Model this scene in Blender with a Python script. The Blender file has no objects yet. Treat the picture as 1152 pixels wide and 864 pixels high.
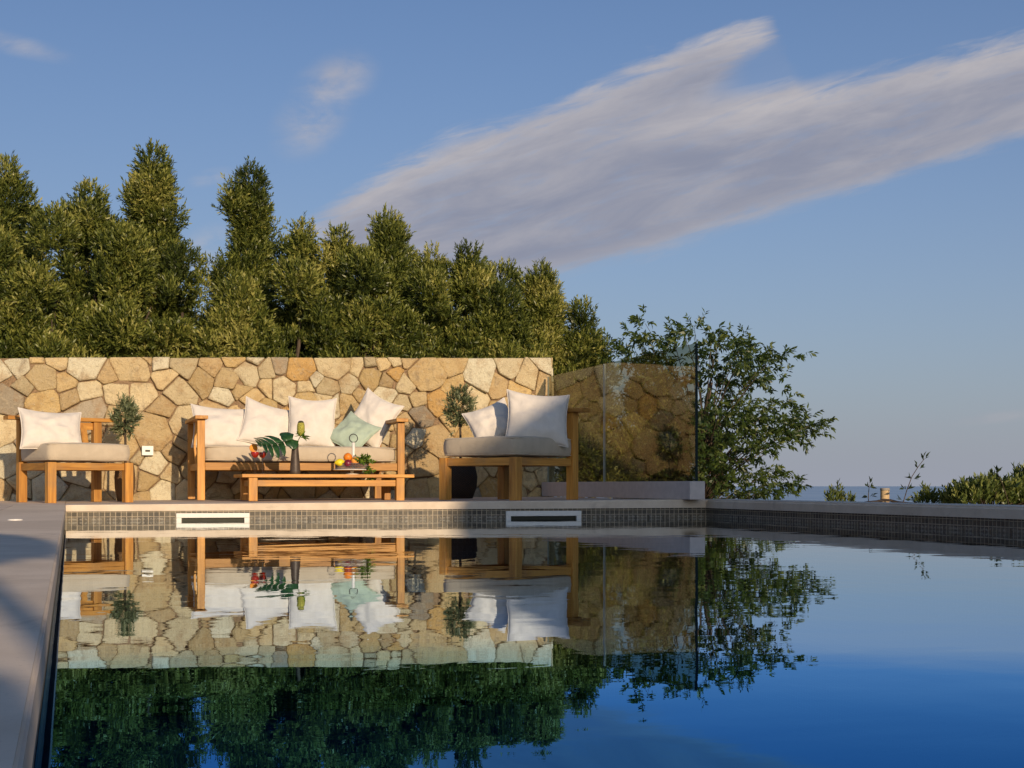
import bpy, bmesh, math, random
import numpy as np
from mathutils import Vector, Matrix, noise as mnoise

random.seed(7); RNG = np.random.default_rng(7)
scene = bpy.context.scene
COL = scene.collection
PI = math.pi
# ------------------------------------------------------------------ camera model (pool axis = +Y)
F = 1536.0
YAW = math.atan(498.0 / F)
CS, SN = math.cos(YAW), math.sin(YAW)
CZ = 0.2485
HOR = 545.5
def at(x, y, Y):
    """world point of the photo pixel (x, y) on the vertical plane at distance Y along the pool"""
    s = (x - 576.0) / F
    D = Y / (CS - SN * s)
    return Vector((D * (SN + CS * s), Y, CZ + D * (HOR - y) / F))
def ppm(x, Y):
    s = (x - 576.0) / F
    return F / (Y / (CS - SN * s))
def zd(x):
    """deck height (falls slightly towards the left)"""
    return 0.110 + 0.006 * max(0.0, min(x, 5.2))
WALL_Y = 12.7
EDGE_L = 9.79
def edge_y(x): return EDGE_L - 0.085 * x
PX0, PX1 = -0.03, 4.6
PY0 = 0.55
# sun: light travels along SD
AZ, EL = math.radians(7), math.radians(14)
SD = Vector((-math.sin(AZ) * math.cos(EL), math.cos(AZ) * math.cos(EL), -math.sin(EL)))

# ------------------------------------------------------------------ tagging helpers
def tag(o, label, cat, group=None):
    o['label'] = label; o['category'] = cat
    if group: o['group'] = group
    return o
def kind(o, k): o['kind'] = k; return o
def empty(name, loc, rz=0.0, label=None, cat=None, group=None):
    o = bpy.data.objects.new(name, None); COL.objects.link(o)
    o.location = loc; o.rotation_euler = (0, 0, rz); o.empty_display_size = .1
    if label: tag(o, label, cat, group)
    return o
def link(name, me, mat, parent=None, smooth=False):
    o = bpy.data.objects.new(name, me); COL.objects.link(o)
    if mat: me.materials.append(mat)
    if parent: o.parent = parent
    if smooth: me.polygons.foreach_set('use_smooth', [True] * len(me.polygons))
    return o
def obj(name, bm, mat, parent=None, smooth=False):
    me = bpy.data.meshes.new(name); bm.to_mesh(me); bm.free()
    return link(name, me, mat, parent, smooth)
def meshobj(name, verts, faces, mat, parent=None, smooth=False):
    me = bpy.data.meshes.new(name); me.from_pydata([tuple(v) for v in verts], [], faces); me.update()
    return link(name, me, mat, parent, smooth)

def add_box(bm, c, s, rot=None, bevel=0.004, seg=2):
    """axis box with centre c, size s, bevelled edges"""
    r = bmesh.ops.create_cube(bm, size=1.0)
    vs = r['verts']
    bmesh.ops.scale(bm, vec=Vector(s), verts=vs)
    if bevel > 0:
        es = list({e for v in vs for e in v.link_edges})
        rb = bmesh.ops.bevel(bm, geom=es, offset=bevel, segments=seg, affect='EDGES', profile=.6)
        vs = list({v for f in rb['faces'] for v in f.verts} | {v for v in vs if v.is_valid})
    M = Matrix.Translation(Vector(c))
    if rot is not None: M = M @ rot
    bmesh.ops.transform(bm, matrix=M, verts=vs)
    return vs
def box(name, c, s, mat, parent=None, rot=None, bevel=0.004):
    bm = bmesh.new(); add_box(bm, c, s, rot, bevel)
    return obj(name, bm, mat, parent)
def beam(bm, a, b, w, d, up=Vector((0, 0, 1)), bevel=0.004):
    """rectangular bar from a to b, w across, d in the up direction"""
    a, b = Vector(a), Vector(b)
    z = (b - a); L = z.length; z.normalize()
    x = up.cross(z)
    if x.length < 1e-4: x = Vector((1, 0, 0))
    x.normalize(); y = z.cross(x)
    R = Matrix((x, y, z)).transposed().to_4x4()
    add_box(bm, (a + b) / 2, (w, d, L), R, bevel)
def lathe(bm, prof, seg=24, M=Matrix.Identity(4), close_top=False, close_bot=False):
    rings = []
    for r, z in prof:
        rings.append([bm.verts.new(M @ Vector((r * math.cos(2 * PI * k / seg), r * math.sin(2 * PI * k / seg), z))) for k in range(seg)])
    for a, b in zip(rings[:-1], rings[1:]):
        for k in range(seg):
            bm.faces.new((a[k], a[(k + 1) % seg], b[(k + 1) % seg], b[k]))
    if close_top: bm.faces.new(rings[-1])
    if close_bot: bm.faces.new(list(reversed(rings[0])))
def tube(bm, pts, rad, seg=8, cap=True):
    pts = [Vector(p) for p in pts]
    n = len(pts)
    rads = rad if isinstance(rad, (list, tuple)) else [rad] * n
    rings = []; prev = None
    for i, p in enumerate(pts):
        t = (pts[min(i + 1, n - 1)] - pts[max(i - 1, 0)]).normalized()
        if prev is None:
            x = t.cross(Vector((0, 0, 1)))
            if x.length < 1e-3: x = t.cross(Vector((1, 0, 0)))
            x.normalize()
        else:
            x = (prev - t * prev.dot(t)).normalized()
        prev = x; y = t.cross(x)
        rings.append([bm.verts.new(p + (x * math.cos(2 * PI * k / seg) + y * math.sin(2 * PI * k / seg)) * rads[i]) for k in range(seg)])
    for a, b in zip(rings[:-1], rings[1:]):
        for k in range(seg):
            bm.faces.new((a[k], a[(k + 1) % seg], b[(k + 1) % seg], b[k]))
    if cap:
        bm.faces.new(rings[-1]); bm.faces.new(list(reversed(rings[0])))
def ball(bm, c, r, sub=3, scale=(1, 1, 1), rot=None):
    M = Matrix.Translation(Vector(c))
    if rot is not None: M = M @ rot
    M = M @ Matrix.Diagonal((scale[0], scale[1], scale[2], 1))
    bmesh.ops.create_icosphere(bm, subdivisions=sub, radius=r, matrix=M)
def bez(p0, p1, p2, n=10):
    p0, p1, p2 = Vector(p0), Vector(p1), Vector(p2)
    return [(p0 * (1 - t) ** 2 + p1 * 2 * t * (1 - t) + p2 * t * t) for t in [i / n for i in range(n + 1)]]

# ------------------------------------------------------------------ materials
def new_mat(name):
    m = bpy.data.materials.new(name); m.use_nodes = True
    nt = m.node_tree; nt.nodes.clear()
    out = nt.nodes.new('ShaderNodeOutputMaterial')
    return m, nt, out
class NB:
    def __init__(s, nt): s.nt = nt
    def n(s, t, **kw):
        nd = s.nt.nodes.new(t)
        for k, v in kw.items(): setattr(nd, k, v)
        return nd
    def l(s, a, b): s.nt.links.new(a, b)
    def put(s, sock, v):
        if hasattr(v, 'is_output') or hasattr(v, 'links'): s.l(v, sock)
        else: sock.default_value = v
    def math(s, op, a, b=None, c=None, clamp=False):
        nd = s.n('ShaderNodeMath', operation=op); nd.use_clamp = clamp
        s.put(nd.inputs[0], a)
        if b is not None: s.put(nd.inputs[1], b)
        if c is not None: s.put(nd.inputs[2], c)
        return nd.outputs[0]
    def mix(s, f, a, b, blend='MIX'):
        nd = s.n('ShaderNodeMix', data_type='RGBA', blend_type=blend)
        s.put(nd.inputs[0], f); s.put(nd.inputs[6], a); s.put(nd.inputs[7], b)
        return nd.outputs[2]
    def noise(s, vec, scale, detail=4, rough=.55, dist=0.0):
        nd = s.n('ShaderNodeTexNoise'); s.l(vec, nd.inputs['Vector'])
        nd.inputs['Scale'].default_value = scale; nd.inputs['Detail'].default_value = detail
        nd.inputs['Roughness'].default_value = rough; nd.inputs['Distortion'].default_value = dist
        return nd.outputs[0]
    def ramp(s, f, stops, interp='LINEAR'):
        nd = s.n('ShaderNodeValToRGB'); nd.color_ramp.interpolation = interp
        e = nd.color_ramp.elements
        while len(e) < len(stops): e.new(.5)
        for i, (p, c) in enumerate(stops):
            e[i].position = p; e[i].color = (*c, 1) if len(c) == 3 else c
        s.put(nd.inputs[0], f); return nd.outputs[0]
    def smooth(s, x, a, b, o0=0.0, o1=1.0):
        nd = s.n('ShaderNodeMapRange', interpolation_type='SMOOTHSTEP')
        s.put(nd.inputs[0], x); s.put(nd.inputs[1], a); s.put(nd.inputs[2], b)
        nd.inputs[3].default_value = o0; nd.inputs[4].default_value = o1
        return nd.outputs[0]
    def coords(s, kind='Object', scale=(1, 1, 1), rot=(0, 0, 0), loc=(0, 0, 0)):
        tc = s.n('ShaderNodeTexCoord'); mp = s.n('ShaderNodeMapping')
        s.l(tc.outputs[kind], mp.inputs[0])
        mp.inputs['Scale'].default_value = scale; mp.inputs['Rotation'].default_value = rot; mp.inputs['Location'].default_value = loc
        return mp.outputs[0]
    def pos(s): return s.n('ShaderNodeNewGeometry').outputs['Position']
    def bump(s, h, strength, dist):
        nd = s.n('ShaderNodeBump'); s.l(h, nd.inputs['Height'])
        nd.inputs['Strength'].default_value = strength; nd.inputs['Distance'].default_value = dist
        return nd.outputs[0]
    def princ(s, base, rough=.6, spec=.4, metal=0.0, normal=None, **kw):
        nd = s.n('ShaderNodeBsdfPrincipled')
        s.put(nd.inputs['Base Color'], base if not isinstance(base, tuple) else (*base[:3], 1))
        s.put(nd.inputs['Roughness'], rough); nd.inputs['Specular IOR Level'].default_value = spec
        nd.inputs['Metallic'].default_value = metal
        if normal is not None: s.l(normal, nd.inputs['Normal'])
        for k, v in kw.items(): s.put(nd.inputs[k], v)
        return nd.outputs[0]

def mat_simple(name, col, rough=.5, spec=.4, metal=0., var=.12, nscale=40, bump=.15, bd=.002, **kw):
    m, nt, out = new_mat(name); b = NB(nt)
    v = b.coords('Object'); nz = b.noise(v, nscale, 5)
    c = b.mix(b.smooth(nz, .3, .7), tuple(x * (1 - var) for x in col[:3]) + (1,), tuple(min(1, x * (1 + var)) for x in col[:3]) + (1,))
    n = b.bump(nz, bump, bd)
    b.l(b.princ(c, rough, spec, metal, n, **kw), out.inputs[0]); return m

def mat_wood(name, axis):
    m, nt, out = new_mat(name); b = NB(nt)
    sc = [26, 26, 26]; sc[axis] = 1.6
    v = b.coords('Object', tuple(sc))
    oi = b.n('ShaderNodeObjectInfo')
    off = b.n('ShaderNodeVectorMath', operation='ADD'); b.l(v, off.inputs[0])
    cmb = b.n('ShaderNodeCombineXYZ'); r100 = b.math('MULTIPLY', oi.outputs['Random'], 90.)
    for i in range(3): b.l(r100, cmb.inputs[i])
    b.l(cmb.outputs[0], off.inputs[1]); v = off.outputs[0]
    g = b.noise(v, 1.0, 6, .6, .6); fine = b.noise(v, 5.0, 3, .6)
    k = b.math('ADD', b.math('MULTIPLY', g, .75), b.math('MULTIPLY', fine, .25))
    c = b.ramp(k, [(.25, (.17, .065, .012)), (.45, (.40, .178, .034)), (.58, (.53, .258, .052)), (.8, (.62, .335, .085))])
    pv = b.noise(b.coords('Object', (5, 5, 5)), 1.0, 4, .6); c = b.mix(b.smooth(pv, .5, .75, 0, .45), c, (.27, .17, .085, 1))
    tone = b.math('MULTIPLY_ADD', oi.outputs['Random'], .45, .80)
    tn = b.n('ShaderNodeVectorMath', operation='SCALE'); b.l(c, tn.inputs[0]); b.l(tone, tn.inputs['Scale'])
    n = b.bump(k, .25, .003)
    b.l(b.princ(tn.outputs[0], .5, .35, 0, n), out.inputs[0]); return m

def mat_stone():
    m, nt, out = new_mat('limestone'); b = NB(nt)
    at_ = b.n('ShaderNodeAttribute', attribute_name='stone_colour')
    v = b.coords('Object')
    big = b.noise(v, 7, 5, .6, .4); med = b.noise(v, 26, 6, .65); fine = b.noise(v, 110, 4, .6)
    c = b.mix(b.smooth(big, .47, .72, 0, .50), at_.outputs['Color'], (.37, .205, .075, 1))
    big2 = b.noise(b.coords('Object', (1, 1, 1), (0, 0, 0), (5, 3, 9)), 9, 5, .65, .5)
    c = b.mix(b.smooth(big2, .52, .74, 0, .65), c, (.27, .205, .14, 1))
    c = b.mix(b.smooth(med, .50, .72, 0, .6), c, (.56, .46, .30, 1))
    c = b.mix(b.smooth(fine, .54, .74, 0, .6), c, (.15, .095, .05, 1))
    h = b.math('ADD', b.math('MULTIPLY', med, .6), b.math('ADD', b.math('MULTIPLY', fine, .22), b.math('MULTIPLY', big, .5)))
    n = b.bump(h, 1.0, .05)
    b.l(b.princ(c, .9, .15, 0, n), out.inputs[0]); return m

def mat_fabric(name, col, weave=420, var=.05, bump=.35):
    m, nt, out = new_mat(name); b = NB(nt)
    v = b.coords('Object')
    nz = b.noise(v, 14, 4); fi = b.noise(v, weave, 2, .7)
    cr = b.noise(v, 9, 3, .5, 1.4)
    c = b.mix(b.smooth(nz, .3, .7), tuple(x * (1 - var) for x in col) + (1,), tuple(min(.95, x * (1 + var)) for x in col) + (1,))
    c = b.mix(b.math('MULTIPLY', fi, .22), c, tuple(x * .72 for x in col) + (1,))
    n1 = b.bump(fi, bump, .0015)
    nd = b.n('ShaderNodeBump'); b.l(cr, nd.inputs['Height']); nd.inputs['Strength'].default_value = .45; nd.inputs['Distance'].default_value = .012
    b.l(n1, nd.inputs['Normal'])
    b.l(b.princ(c, .92, .12, 0, nd.outputs[0], **{'Sheen Weight': .15}), out.inputs[0]); return m

def mat_tile():
    m, nt, out = new_mat('mosaic_tile'); b = NB(nt)
    p = b.pos(); sp = b.n('ShaderNodeSeparateXYZ'); b.l(p, sp.inputs[0])
    cm = b.n('ShaderNodeCombineXYZ'); b.l(b.math('ADD', sp.outputs[0], sp.outputs[1]), cm.inputs[0])
    b.l(b.math('ADD', sp.outputs[2], .0035), cm.inputs[1])
    br = b.n('ShaderNodeTexBrick'); b.l(cm.outputs[0], br.inputs[0])
    br.offset = 0.0; br.squash = 1.0
    br.inputs['Scale'].default_value = 1.0; br.inputs['Brick Width'].default_value = .033; br.inputs['Row Height'].default_value = .033
    br.inputs['Mortar Size'].default_value = .0022; br.inputs['Mortar Smooth'].default_value = .2; br.inputs['Bias'].default_value = 0
    br.inputs['Color1'].default_value = (.060, .050, .036, 1); br.inputs['Color2'].default_value = (.155, .128, .085, 1)
    br.inputs['Mortar'].default_value = (.48, .40, .29, 1)
    nz = b.noise(p, 55, 4)
    c = b.mix(b.smooth(nz, .35, .7, 0, .45), br.outputs[0], (.06, .065, .07, 1))
    lime = b.math('MULTIPLY', b.smooth(b.math('ABSOLUTE', b.math('SUBTRACT', sp.outputs[2], .012)), .014, .0), b.smooth(nz, .4, .65, 0, .5)); c = b.mix(lime, c, (.5, .46, .38, 1))
    n = b.bump(b.math('SUBTRACT', 1.0, br.outputs[1]), .5, .002)
    b.l(b.princ(c, .45, .25, 0, n), out.inputs[0]); return m

def mat_deck(name, ca, cb):
    m, nt, out = new_mat(name); b = NB(nt)
    p = b.pos()
    a = b.noise(p, 1.1, 5, .6, .5); c_ = b.noise(p, 9, 5, .6); f = b.noise(p, 160, 3, .6)
    k = b.math('ADD', b.math('MULTIPLY', a, .6), b.math('MULTIPLY', c_, .4))
    c = b.mix(b.smooth(k, .38, .60), ca + (1,), cb + (1,))
    st = b.noise(p, 3.1, 6, .68, 1.2); c = b.mix(b.smooth(st, .56, .70, 0, .45), c, tuple(x * .62 for x in ca) + (1,))
    c = b.mix(b.smooth(f, .6, .8, 0, .5), c, tuple(x * .5 for x in ca) + (1,))
    n = b.bump(b.math('ADD', b.math('MULTIPLY', c_, .6), b.math('MULTIPLY', f, .25)), .35, .005)
    b.l(b.princ(c, .75, .3, 0, n), out.inputs[0]); return m

def mat_leaf(name, stops, trans=.28, tcol=(.25, .32, .05), rough=.42):
    m, nt, out = new_mat(name); b = NB(nt)
    at_ = b.n('ShaderNodeAttribute', attribute_name='tint')
    c = b.ramp(at_.outputs['Fac'], stops)
    p = b.princ(c, rough, .45)
    tr = b.n('ShaderNodeBsdfTranslucent'); b.l(b.mix(.5, c, tcol + (1,)), tr.inputs[0])
    ms = b.n('ShaderNodeMixShader'); ms.inputs[0].default_value = trans
    b.l(p, ms.inputs[1]); b.l(tr.outputs[0], ms.inputs[2]); b.l(ms.outputs[0], out.inputs[0]); return m

def mat_bark():
    m, nt, out = new_mat('bark'); b = NB(nt)
    v = b.coords('Object', (30, 30, 7)); k = b.noise(v, 1.2, 6, .65, .5)
    c = b.ramp(k, [(.3, (.035, .026, .019)), (.7, (.12, .09, .065))])
    b.l(b.princ(c, .9, .15, 0, b.bump(k, .7, .012)), out.inputs[0]); return m

def mat_water():
    m, nt, out = new_mat('pool_water'); b = NB(nt)
    p = b.pos()
    mp = b.n('ShaderNodeMapping'); b.l(p, mp.inputs[0]); mp.inputs['Scale'].default_value = (1.0, 1.35, 1); mp.inputs['Rotation'].default_value = (0, 0, .25)
    w1 = b.noise(mp.outputs[0], 2.2, 2, .45, .3); w2 = b.noise(mp.outputs[0], 9.0, 3, .5, .4)
    h = b.math('ADD', w1, b.math('MULTIPLY', w2, .10))
    n = b.bump(h, 1.0, .0011)
    fr = b.n('ShaderNodeFresnel'); fr.inputs[0].default_value = 1.9; b.l(n, fr.inputs[1])
    gl = b.n('ShaderNodeBsdfGlossy'); gl.inputs['Roughness'].default_value = 0.0; b.l(n, gl.inputs['Normal']); b.l(b.ramp(fr.outputs[0], [(.40, (.10, .38, .80)), (.46, (.15, .44, .85)), (.51, (.23, .52, .91)), (.56, (.60, .76, .98)), (.66, (.68, .83, 1.0)), (.85, (.95, .98, 1))]), gl.inputs[0])  # reflection tinted by viewing angle to stand in for polarised skylight
    tr = b.n('ShaderNodeBsdfTransparent'); tr.inputs[0].default_value = (.10, .42, .80, 1)
    fac = b.ramp(fr.outputs[0], [(.2, (.3,) * 3), (.41, (.62,) * 3), (.51, (.84,) * 3), (.71, (.86,) * 3), (.9, (.95,) * 3)])
    ms = b.n('ShaderNodeMixShader'); b.l(fac, ms.inputs[0]); b.l(tr.outputs[0], ms.inputs[1]); b.l(gl.outputs[0], ms.inputs[2])
    b.l(ms.outputs[0], out.inputs[0]); return m

def mat_glass(name, tint=(.80, .88, .84), ior=1.5, boost=1.0):
    m, nt, out = new_mat(name); b = NB(nt)
    fr = b.n('ShaderNodeFresnel'); geo = b.n('ShaderNodeNewGeometry'); b.l(b.math('MULTIPLY_ADD', geo.outputs['Backfacing'], 1 / ior - ior, ior), fr.inputs[0])
    f = b.math('MULTIPLY', fr.outputs[0], boost, clamp=True)
    gl = b.n('ShaderNodeBsdfGlossy'); gl.inputs['Roughness'].default_value = 0.0; gl.inputs[0].default_value = (1, 1, 1, 1)
    tr = b.n('ShaderNodeBsdfTransparent'); tr.inputs[0].default_value = tint + (1,)
    ms = b.n('ShaderNodeMixShader'); b.l(f, ms.inputs[0]); b.l(tr.outputs[0], ms.inputs[1]); b.l(gl.outputs[0], ms.inputs[2])
    b.l(ms.outputs[0], out.inputs[0]); return m

WOOD = [mat_wood('teak_along_' + 'xyz'[i], i) for i in range(3)]
STONE = mat_stone()
MORTAR = mat_simple('mortar', (.24, .165, .10), .95, .1, var=.3, nscale=60, bump=.6, bd=.01)
WHITE_FAB = mat_fabric('cream_cotton', (.70, .65, .585))
MINT_FAB = mat_fabric('mint_satin', (.40, .49, .39), var=.1)
TAUPE_FAB = mat_fabric('taupe_canvas', (.52, .44, .33), weave=520)
TILE = mat_tile()
DECK = mat_deck('microcement', (.56, .465, .37), (.67, .57, .465))
COPE = mat_deck('coping_stone', (.62, .515, .395), (.73, .62, .49))
PLASTER = mat_simple('white_plaster', (.58, .52, .485), .85, .2, var=.06, nscale=18, bump=.2, bd=.004)
BARK = mat_bark()
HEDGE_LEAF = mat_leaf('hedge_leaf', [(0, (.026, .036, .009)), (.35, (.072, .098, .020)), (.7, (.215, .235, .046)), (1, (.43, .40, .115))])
OLIVE_LEAF = mat_leaf('olive_leaf', [(0, (.06, .085, .035)), (.5, (.13, .16, .075)), (1, (.26, .28, .15))], .15)
BROAD_LEAF = mat_leaf('broad_leaf', [(0, (.020, .042, .012)), (.5, (.05, .085, .018)), (1, (.13, .16, .035))], .3)
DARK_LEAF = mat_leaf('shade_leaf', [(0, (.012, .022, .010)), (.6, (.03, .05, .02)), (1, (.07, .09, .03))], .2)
SHRUB_LEAF = mat_leaf('shrub_leaf', [(0, (.04, .065, .02)), (.5, (.12, .16, .04)), (1, (.30, .31, .09))], .25)
BASIL_LEAF = mat_leaf('herb_leaf', [(0, (.05, .11, .01)), (.5, (.12, .22, .02)), (1, (.25, .34, .05))], .35)
WATER = mat_water()
GLASS = mat_glass('balustrade_glass', (.60, .62, .56), 1.5, .72)
CLEAR = mat_glass('drinking_glass', (.97, .97, .97), 1.45)
WHITE_PLASTIC = mat_simple('white_plastic', (.78, .76, .70), .4, .5, var=.03, bump=.03)
WHITE_METAL = mat_simple('white_enamel', (.80, .77, .70), .35, .5, var=.03, bump=.03)
BLACK_SLOT = mat_simple('dark_slot', (.035, .035, .022), .6, .3)
DARK_METAL = mat_simple('dark_metal', (.035, .033, .030), .45, .5, .6, var=.1)
BRONZE = mat_simple('bronze_ceramic', (.075, .055, .042), .5, .4, .2, var=.25, nscale=25, bump=.3)
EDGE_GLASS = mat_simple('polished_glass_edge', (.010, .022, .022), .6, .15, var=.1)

# ------------------------------------------------------------------ foliage builder (numpy)
def foliage(name, roots, dirs, nleaf, twig, L, W, mat, parent=None, spread=.9, droop=0.0, seed=1, tint_bias=None, extra=None):
    """leafy shoots: every root grows a twig along dirs with nleaf spiral leaves; one mesh"""
    rng = np.random.default_rng(seed)
    roots = np.asarray(roots, dtype=np.float64); d = np.asarray(dirs, dtype=np.float64)
    N = len(roots)
    d = d / np.linalg.norm(d, axis=1, keepdims=True)
    ref = np.where(np.abs(d[:, 2:3]) > .9, np.array([[1., 0, 0]]), np.array([[0., 0, 1]]))
    ax = np.cross(d, ref); ax /= np.linalg.norm(ax, axis=1, keepdims=True)
    ay = np.cross(d, ax)
    tw = twig * rng.uniform(.6, 1.25, (N, 1))
    k = np.arange(nleaf)[None, :]
    t = (k + .6 + rng.uniform(-.3, .3, (N, nleaf))) / nleaf
    ang = k * 2.4 + rng.uniform(0, 6.28, (N, 1)) + rng.uniform(-.35, .35, (N, nleaf))
    rad = ax[:, None, :] * np.cos(ang)[..., None] + ay[:, None, :] * np.sin(ang)[..., None]
    base = roots[:, None, :] + d[:, None, :] * (t * tw)[..., None]
    sp = spread * (1.15 - .65 * t) * rng.uniform(.7, 1.25, (N, nleaf))
    ld = d[:, None, :] * np.cos(sp)[..., None] + rad * np.sin(sp)[..., None]
    ld[..., 2] -= droop
    ld += rng.normal(0, .10, ld.shape)
    ld /= np.linalg.norm(ld, axis=2, keepdims=True)
    side = np.cross(ld, d[:, None, :] + rng.normal(0, .35, ld.shape)); side /= (np.linalg.norm(side, axis=2, keepdims=True) + 1e-9)
    nor = np.cross(side, ld)
    ll = L * rng.uniform(.65, 1.2, (N, nleaf, 1)); ww = W * rng.uniform(.75, 1.2, (N, nleaf, 1))
    v0 = base; tip = base + ld * ll + nor * ll * rng.uniform(-.18, .05, ll.shape)
    m = base + ld * ll * .48
    fold = nor * ww * .22
    v1 = m + side * ww * .5 + fold; v3 = m - side * ww * .5 + fold
    V = np.stack([v0, v1, tip, v3], axis=2).reshape(-1, 3)
    nf = N * nleaf
    me = bpy.data.meshes.new(name)
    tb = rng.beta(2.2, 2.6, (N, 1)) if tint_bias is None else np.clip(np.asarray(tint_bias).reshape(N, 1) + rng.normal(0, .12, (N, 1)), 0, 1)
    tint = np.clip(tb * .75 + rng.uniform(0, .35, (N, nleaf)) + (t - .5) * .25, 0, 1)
    tint = np.repeat(tint.reshape(-1), 4)
    idx = np.arange(nf * 4, dtype=np.int32)
    me.vertices.add(nf * 4); me.loops.add(nf * 4); me.polygons.add(nf)
    me.vertices.foreach_set('co', V.astype(np.float32).ravel())
    me.loops.foreach_set('vertex_index', idx)
    me.polygons.foreach_set('loop_start', idx[::4].copy())
    a = me.attributes.new('tint', 'FLOAT', 'POINT'); a.data.foreach_set('value', tint.astype(np.float32))
    me.update(calc_edges=True)
    return link(name, me, mat, parent)

def lobes_to_twigs(lobes, dens, rng, up=.55, clump=2.2, back_cut=True, thr=-.25, off=0):
    R, D, T = [], [], []
    for lobe in lobes:
        c, r = lobe[0], lobe[1]; solid = len(lobe) > 2
        c = np.array(c); r = np.array(r)
        area = 4 * PI * ((r[0] * r[1]) ** 1.6 / 3 + (r[0] * r[2]) ** 1.6 / 3 + (r[1] * r[2]) ** 1.6 / 3) ** (1 / 1.6)
        n = max(6, int(area * dens))
        u = rng.normal(0, 1, (n, 3)); u /= np.linalg.norm(u, axis=1, keepdims=True)
        rr = rng.uniform(.55, 1.0, (n, 1)) ** .6
        p = c + u * r * rr
        for i in range(n):
            if back_cut and u[i, 1] > .35 and rng.random() < .7: continue
            q = mnoise.noise(Vector((p[i, 0] * clump + off, p[i, 1] * clump, p[i, 2] * clump)))
            if q < thr and not solid: continue
            dd = u[i] * (1 - up) + np.array([0, 0, up]) + rng.normal(0, .22, 3)
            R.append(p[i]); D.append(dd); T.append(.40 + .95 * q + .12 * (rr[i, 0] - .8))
    return np.array(R), np.array(D), np.array(T)

def trunk_mesh(name, base, top, r0, r1, parent, limbs=5, seed=0, spread=.4):
    rg = random.Random(seed)
    bm = bmesh.new(); base, top = Vector(base), Vector(top)
    n = 8; pts = []
    for i in range(n + 1):
        t = i / n
        pts.append(base.lerp(top, t) + Vector((rg.uniform(-1, 1), rg.uniform(-1, 1), 0)) * .03 * (i > 0))
    tube(bm, pts, [r0 + (r1 - r0) * i / n for i in range(n + 1)], 8)
    for k in range(limbs):
        t = rg.uniform(.25, .8); p = base.lerp(top, t); a = rg.uniform(0, 2 * PI)
        e = p + Vector((math.cos(a) * spread, math.sin(a) * spread * .7, rg.uniform(.25, .6)))
        tube(bm, bez(p, (p + e) / 2 + Vector((math.cos(a), math.sin(a), -.3)) * .08, e, 6), [r0 * .4 * (1 - .12 * i) for i in range(7)], 6)
    return obj(name, bm, BARK, parent, True)

# ================================================================== SETTING
# ---- deck: one sheet with the pool opening, fields butted on a shared grid
def deck():
    xs = [-9.0, -4.0, PX0]; V = []; Fc = []
    bm = bmesh.new()
    def quad(pts, depth=.10):
        top = [bm.verts.new((x, y, z)) for x, y, z in pts]
        bot = [bm.verts.new((x, y, z - depth)) for x, y, z in pts]
        bm.faces.new(top); n = len(pts)
        for i in range(n):
            bm.faces.new((top[i], bot[i], bot[(i + 1) % n], top[(i + 1) % n]))
    z0 = .110
    quad([(-9, -11, z0), (-.36, -11, z0), (-.36, EDGE_L, z0), (-9, EDGE_L, z0)])
    # far terrace behind the coping strip
    c = .34
    xr = 4.42
    quad([(-9, EDGE_L + .002, z0), (-.03, EDGE_L + .002, z0), (-.03, WALL_Y, z0), (-9, WALL_Y, z0)])
    quad([(-.36, -11, z0), (-.03, -11, z0), (-.03, PY0 - .002, z0), (-.36, PY0 - .002, z0)])
    quad([(-.028, edge_y(0) + c, zd(0) - .003), (xr, edge_y(xr) + c, zd(xr) - .003), (xr, WALL_Y, zd(xr) - .003), (-.028, WALL_Y, zd(0) - .003)])
    quad([(-.028, -11, z0), (12, -11, z0), (12, PY0, z0), (-.028, PY0, z0)])
    bmesh.ops.recalc_face_normals(bm, faces=bm.faces)
    o = obj('terrace', bm, DECK); kind(o, 'structure')
deck()
# ---- coping: bevelled slabs along far and right edges
def slab(bm, pts, zt, th, bevel=.008):
    top = [bm.verts.new((p[0], p[1], z)) for p, z in zip(pts, zt)]
    ths = th if isinstance(th, list) else [th] * len(pts)
    bot = [bm.verts.new((p[0], p[1], z - t_)) for p, z, t_ in zip(pts, zt, ths)]
    n = len(pts)
    fs = [bm.faces.new(top), bm.faces.new(list(reversed(bot)))]
    for i in range(n): fs.append(bm.faces.new((top[i], bot[i], bot[(i + 1) % n], top[(i + 1) % n])))
    es = [bm.edges.get((top[i], top[(i + 1) % n])) for i in range(n)]
    bmesh.ops.bevel(bm, geom=es, offset=bevel, segments=3, affect='EDGES')
bm = bmesh.new()
nseg = 1
for i in range(nseg):
    x0 = -.026 + (PX1 + .026) * i / nseg; x1 = -.026 + (PX1 + .026) * (i + 1) / nseg - 0
    slab(bm, [(x0, edge_y(x0) - .015), (x1, edge_y(x1) - .015), (x1, edge_y(x1) + .338), (x0, edge_y(x0) + .338)],
         [zd(x0) + .001, zd(x1) + .001, zd(x1) + .001, zd(x0) + .001], [.044, .063, .063, .044], .006)
yr = edge_y(PX1) + .336
nseg = 1
for i in range(nseg):
    y0 = PY0 + (yr - PY0) * i / nseg; y1 = PY0 + (yr - PY0) * (i + 1) / nseg - .002
    slab(bm, [(PX1 - .015, y0), (PX1 + .40, y0), (PX1 + .40, y1), (PX1 - .015, y1)], [zd(4.6) + .0] * 4, .064, .014)
nseg = 1
for i in range(nseg):
    y0 = PY0 + (EDGE_L - PY0) * i / nseg; y1 = PY0 + (EDGE_L - PY0) * (i + 1) / nseg - .0015
    slab(bm, [(-.358, y0), (-.0225, y0), (-.0225, y1), (-.358, y1)], [.1105] * 4, .040, .004)
bmesh.ops.recalc_face_normals(bm, faces=bm.faces)
kind(obj('pool_coping', bm, COPE), 'structure')
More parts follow.
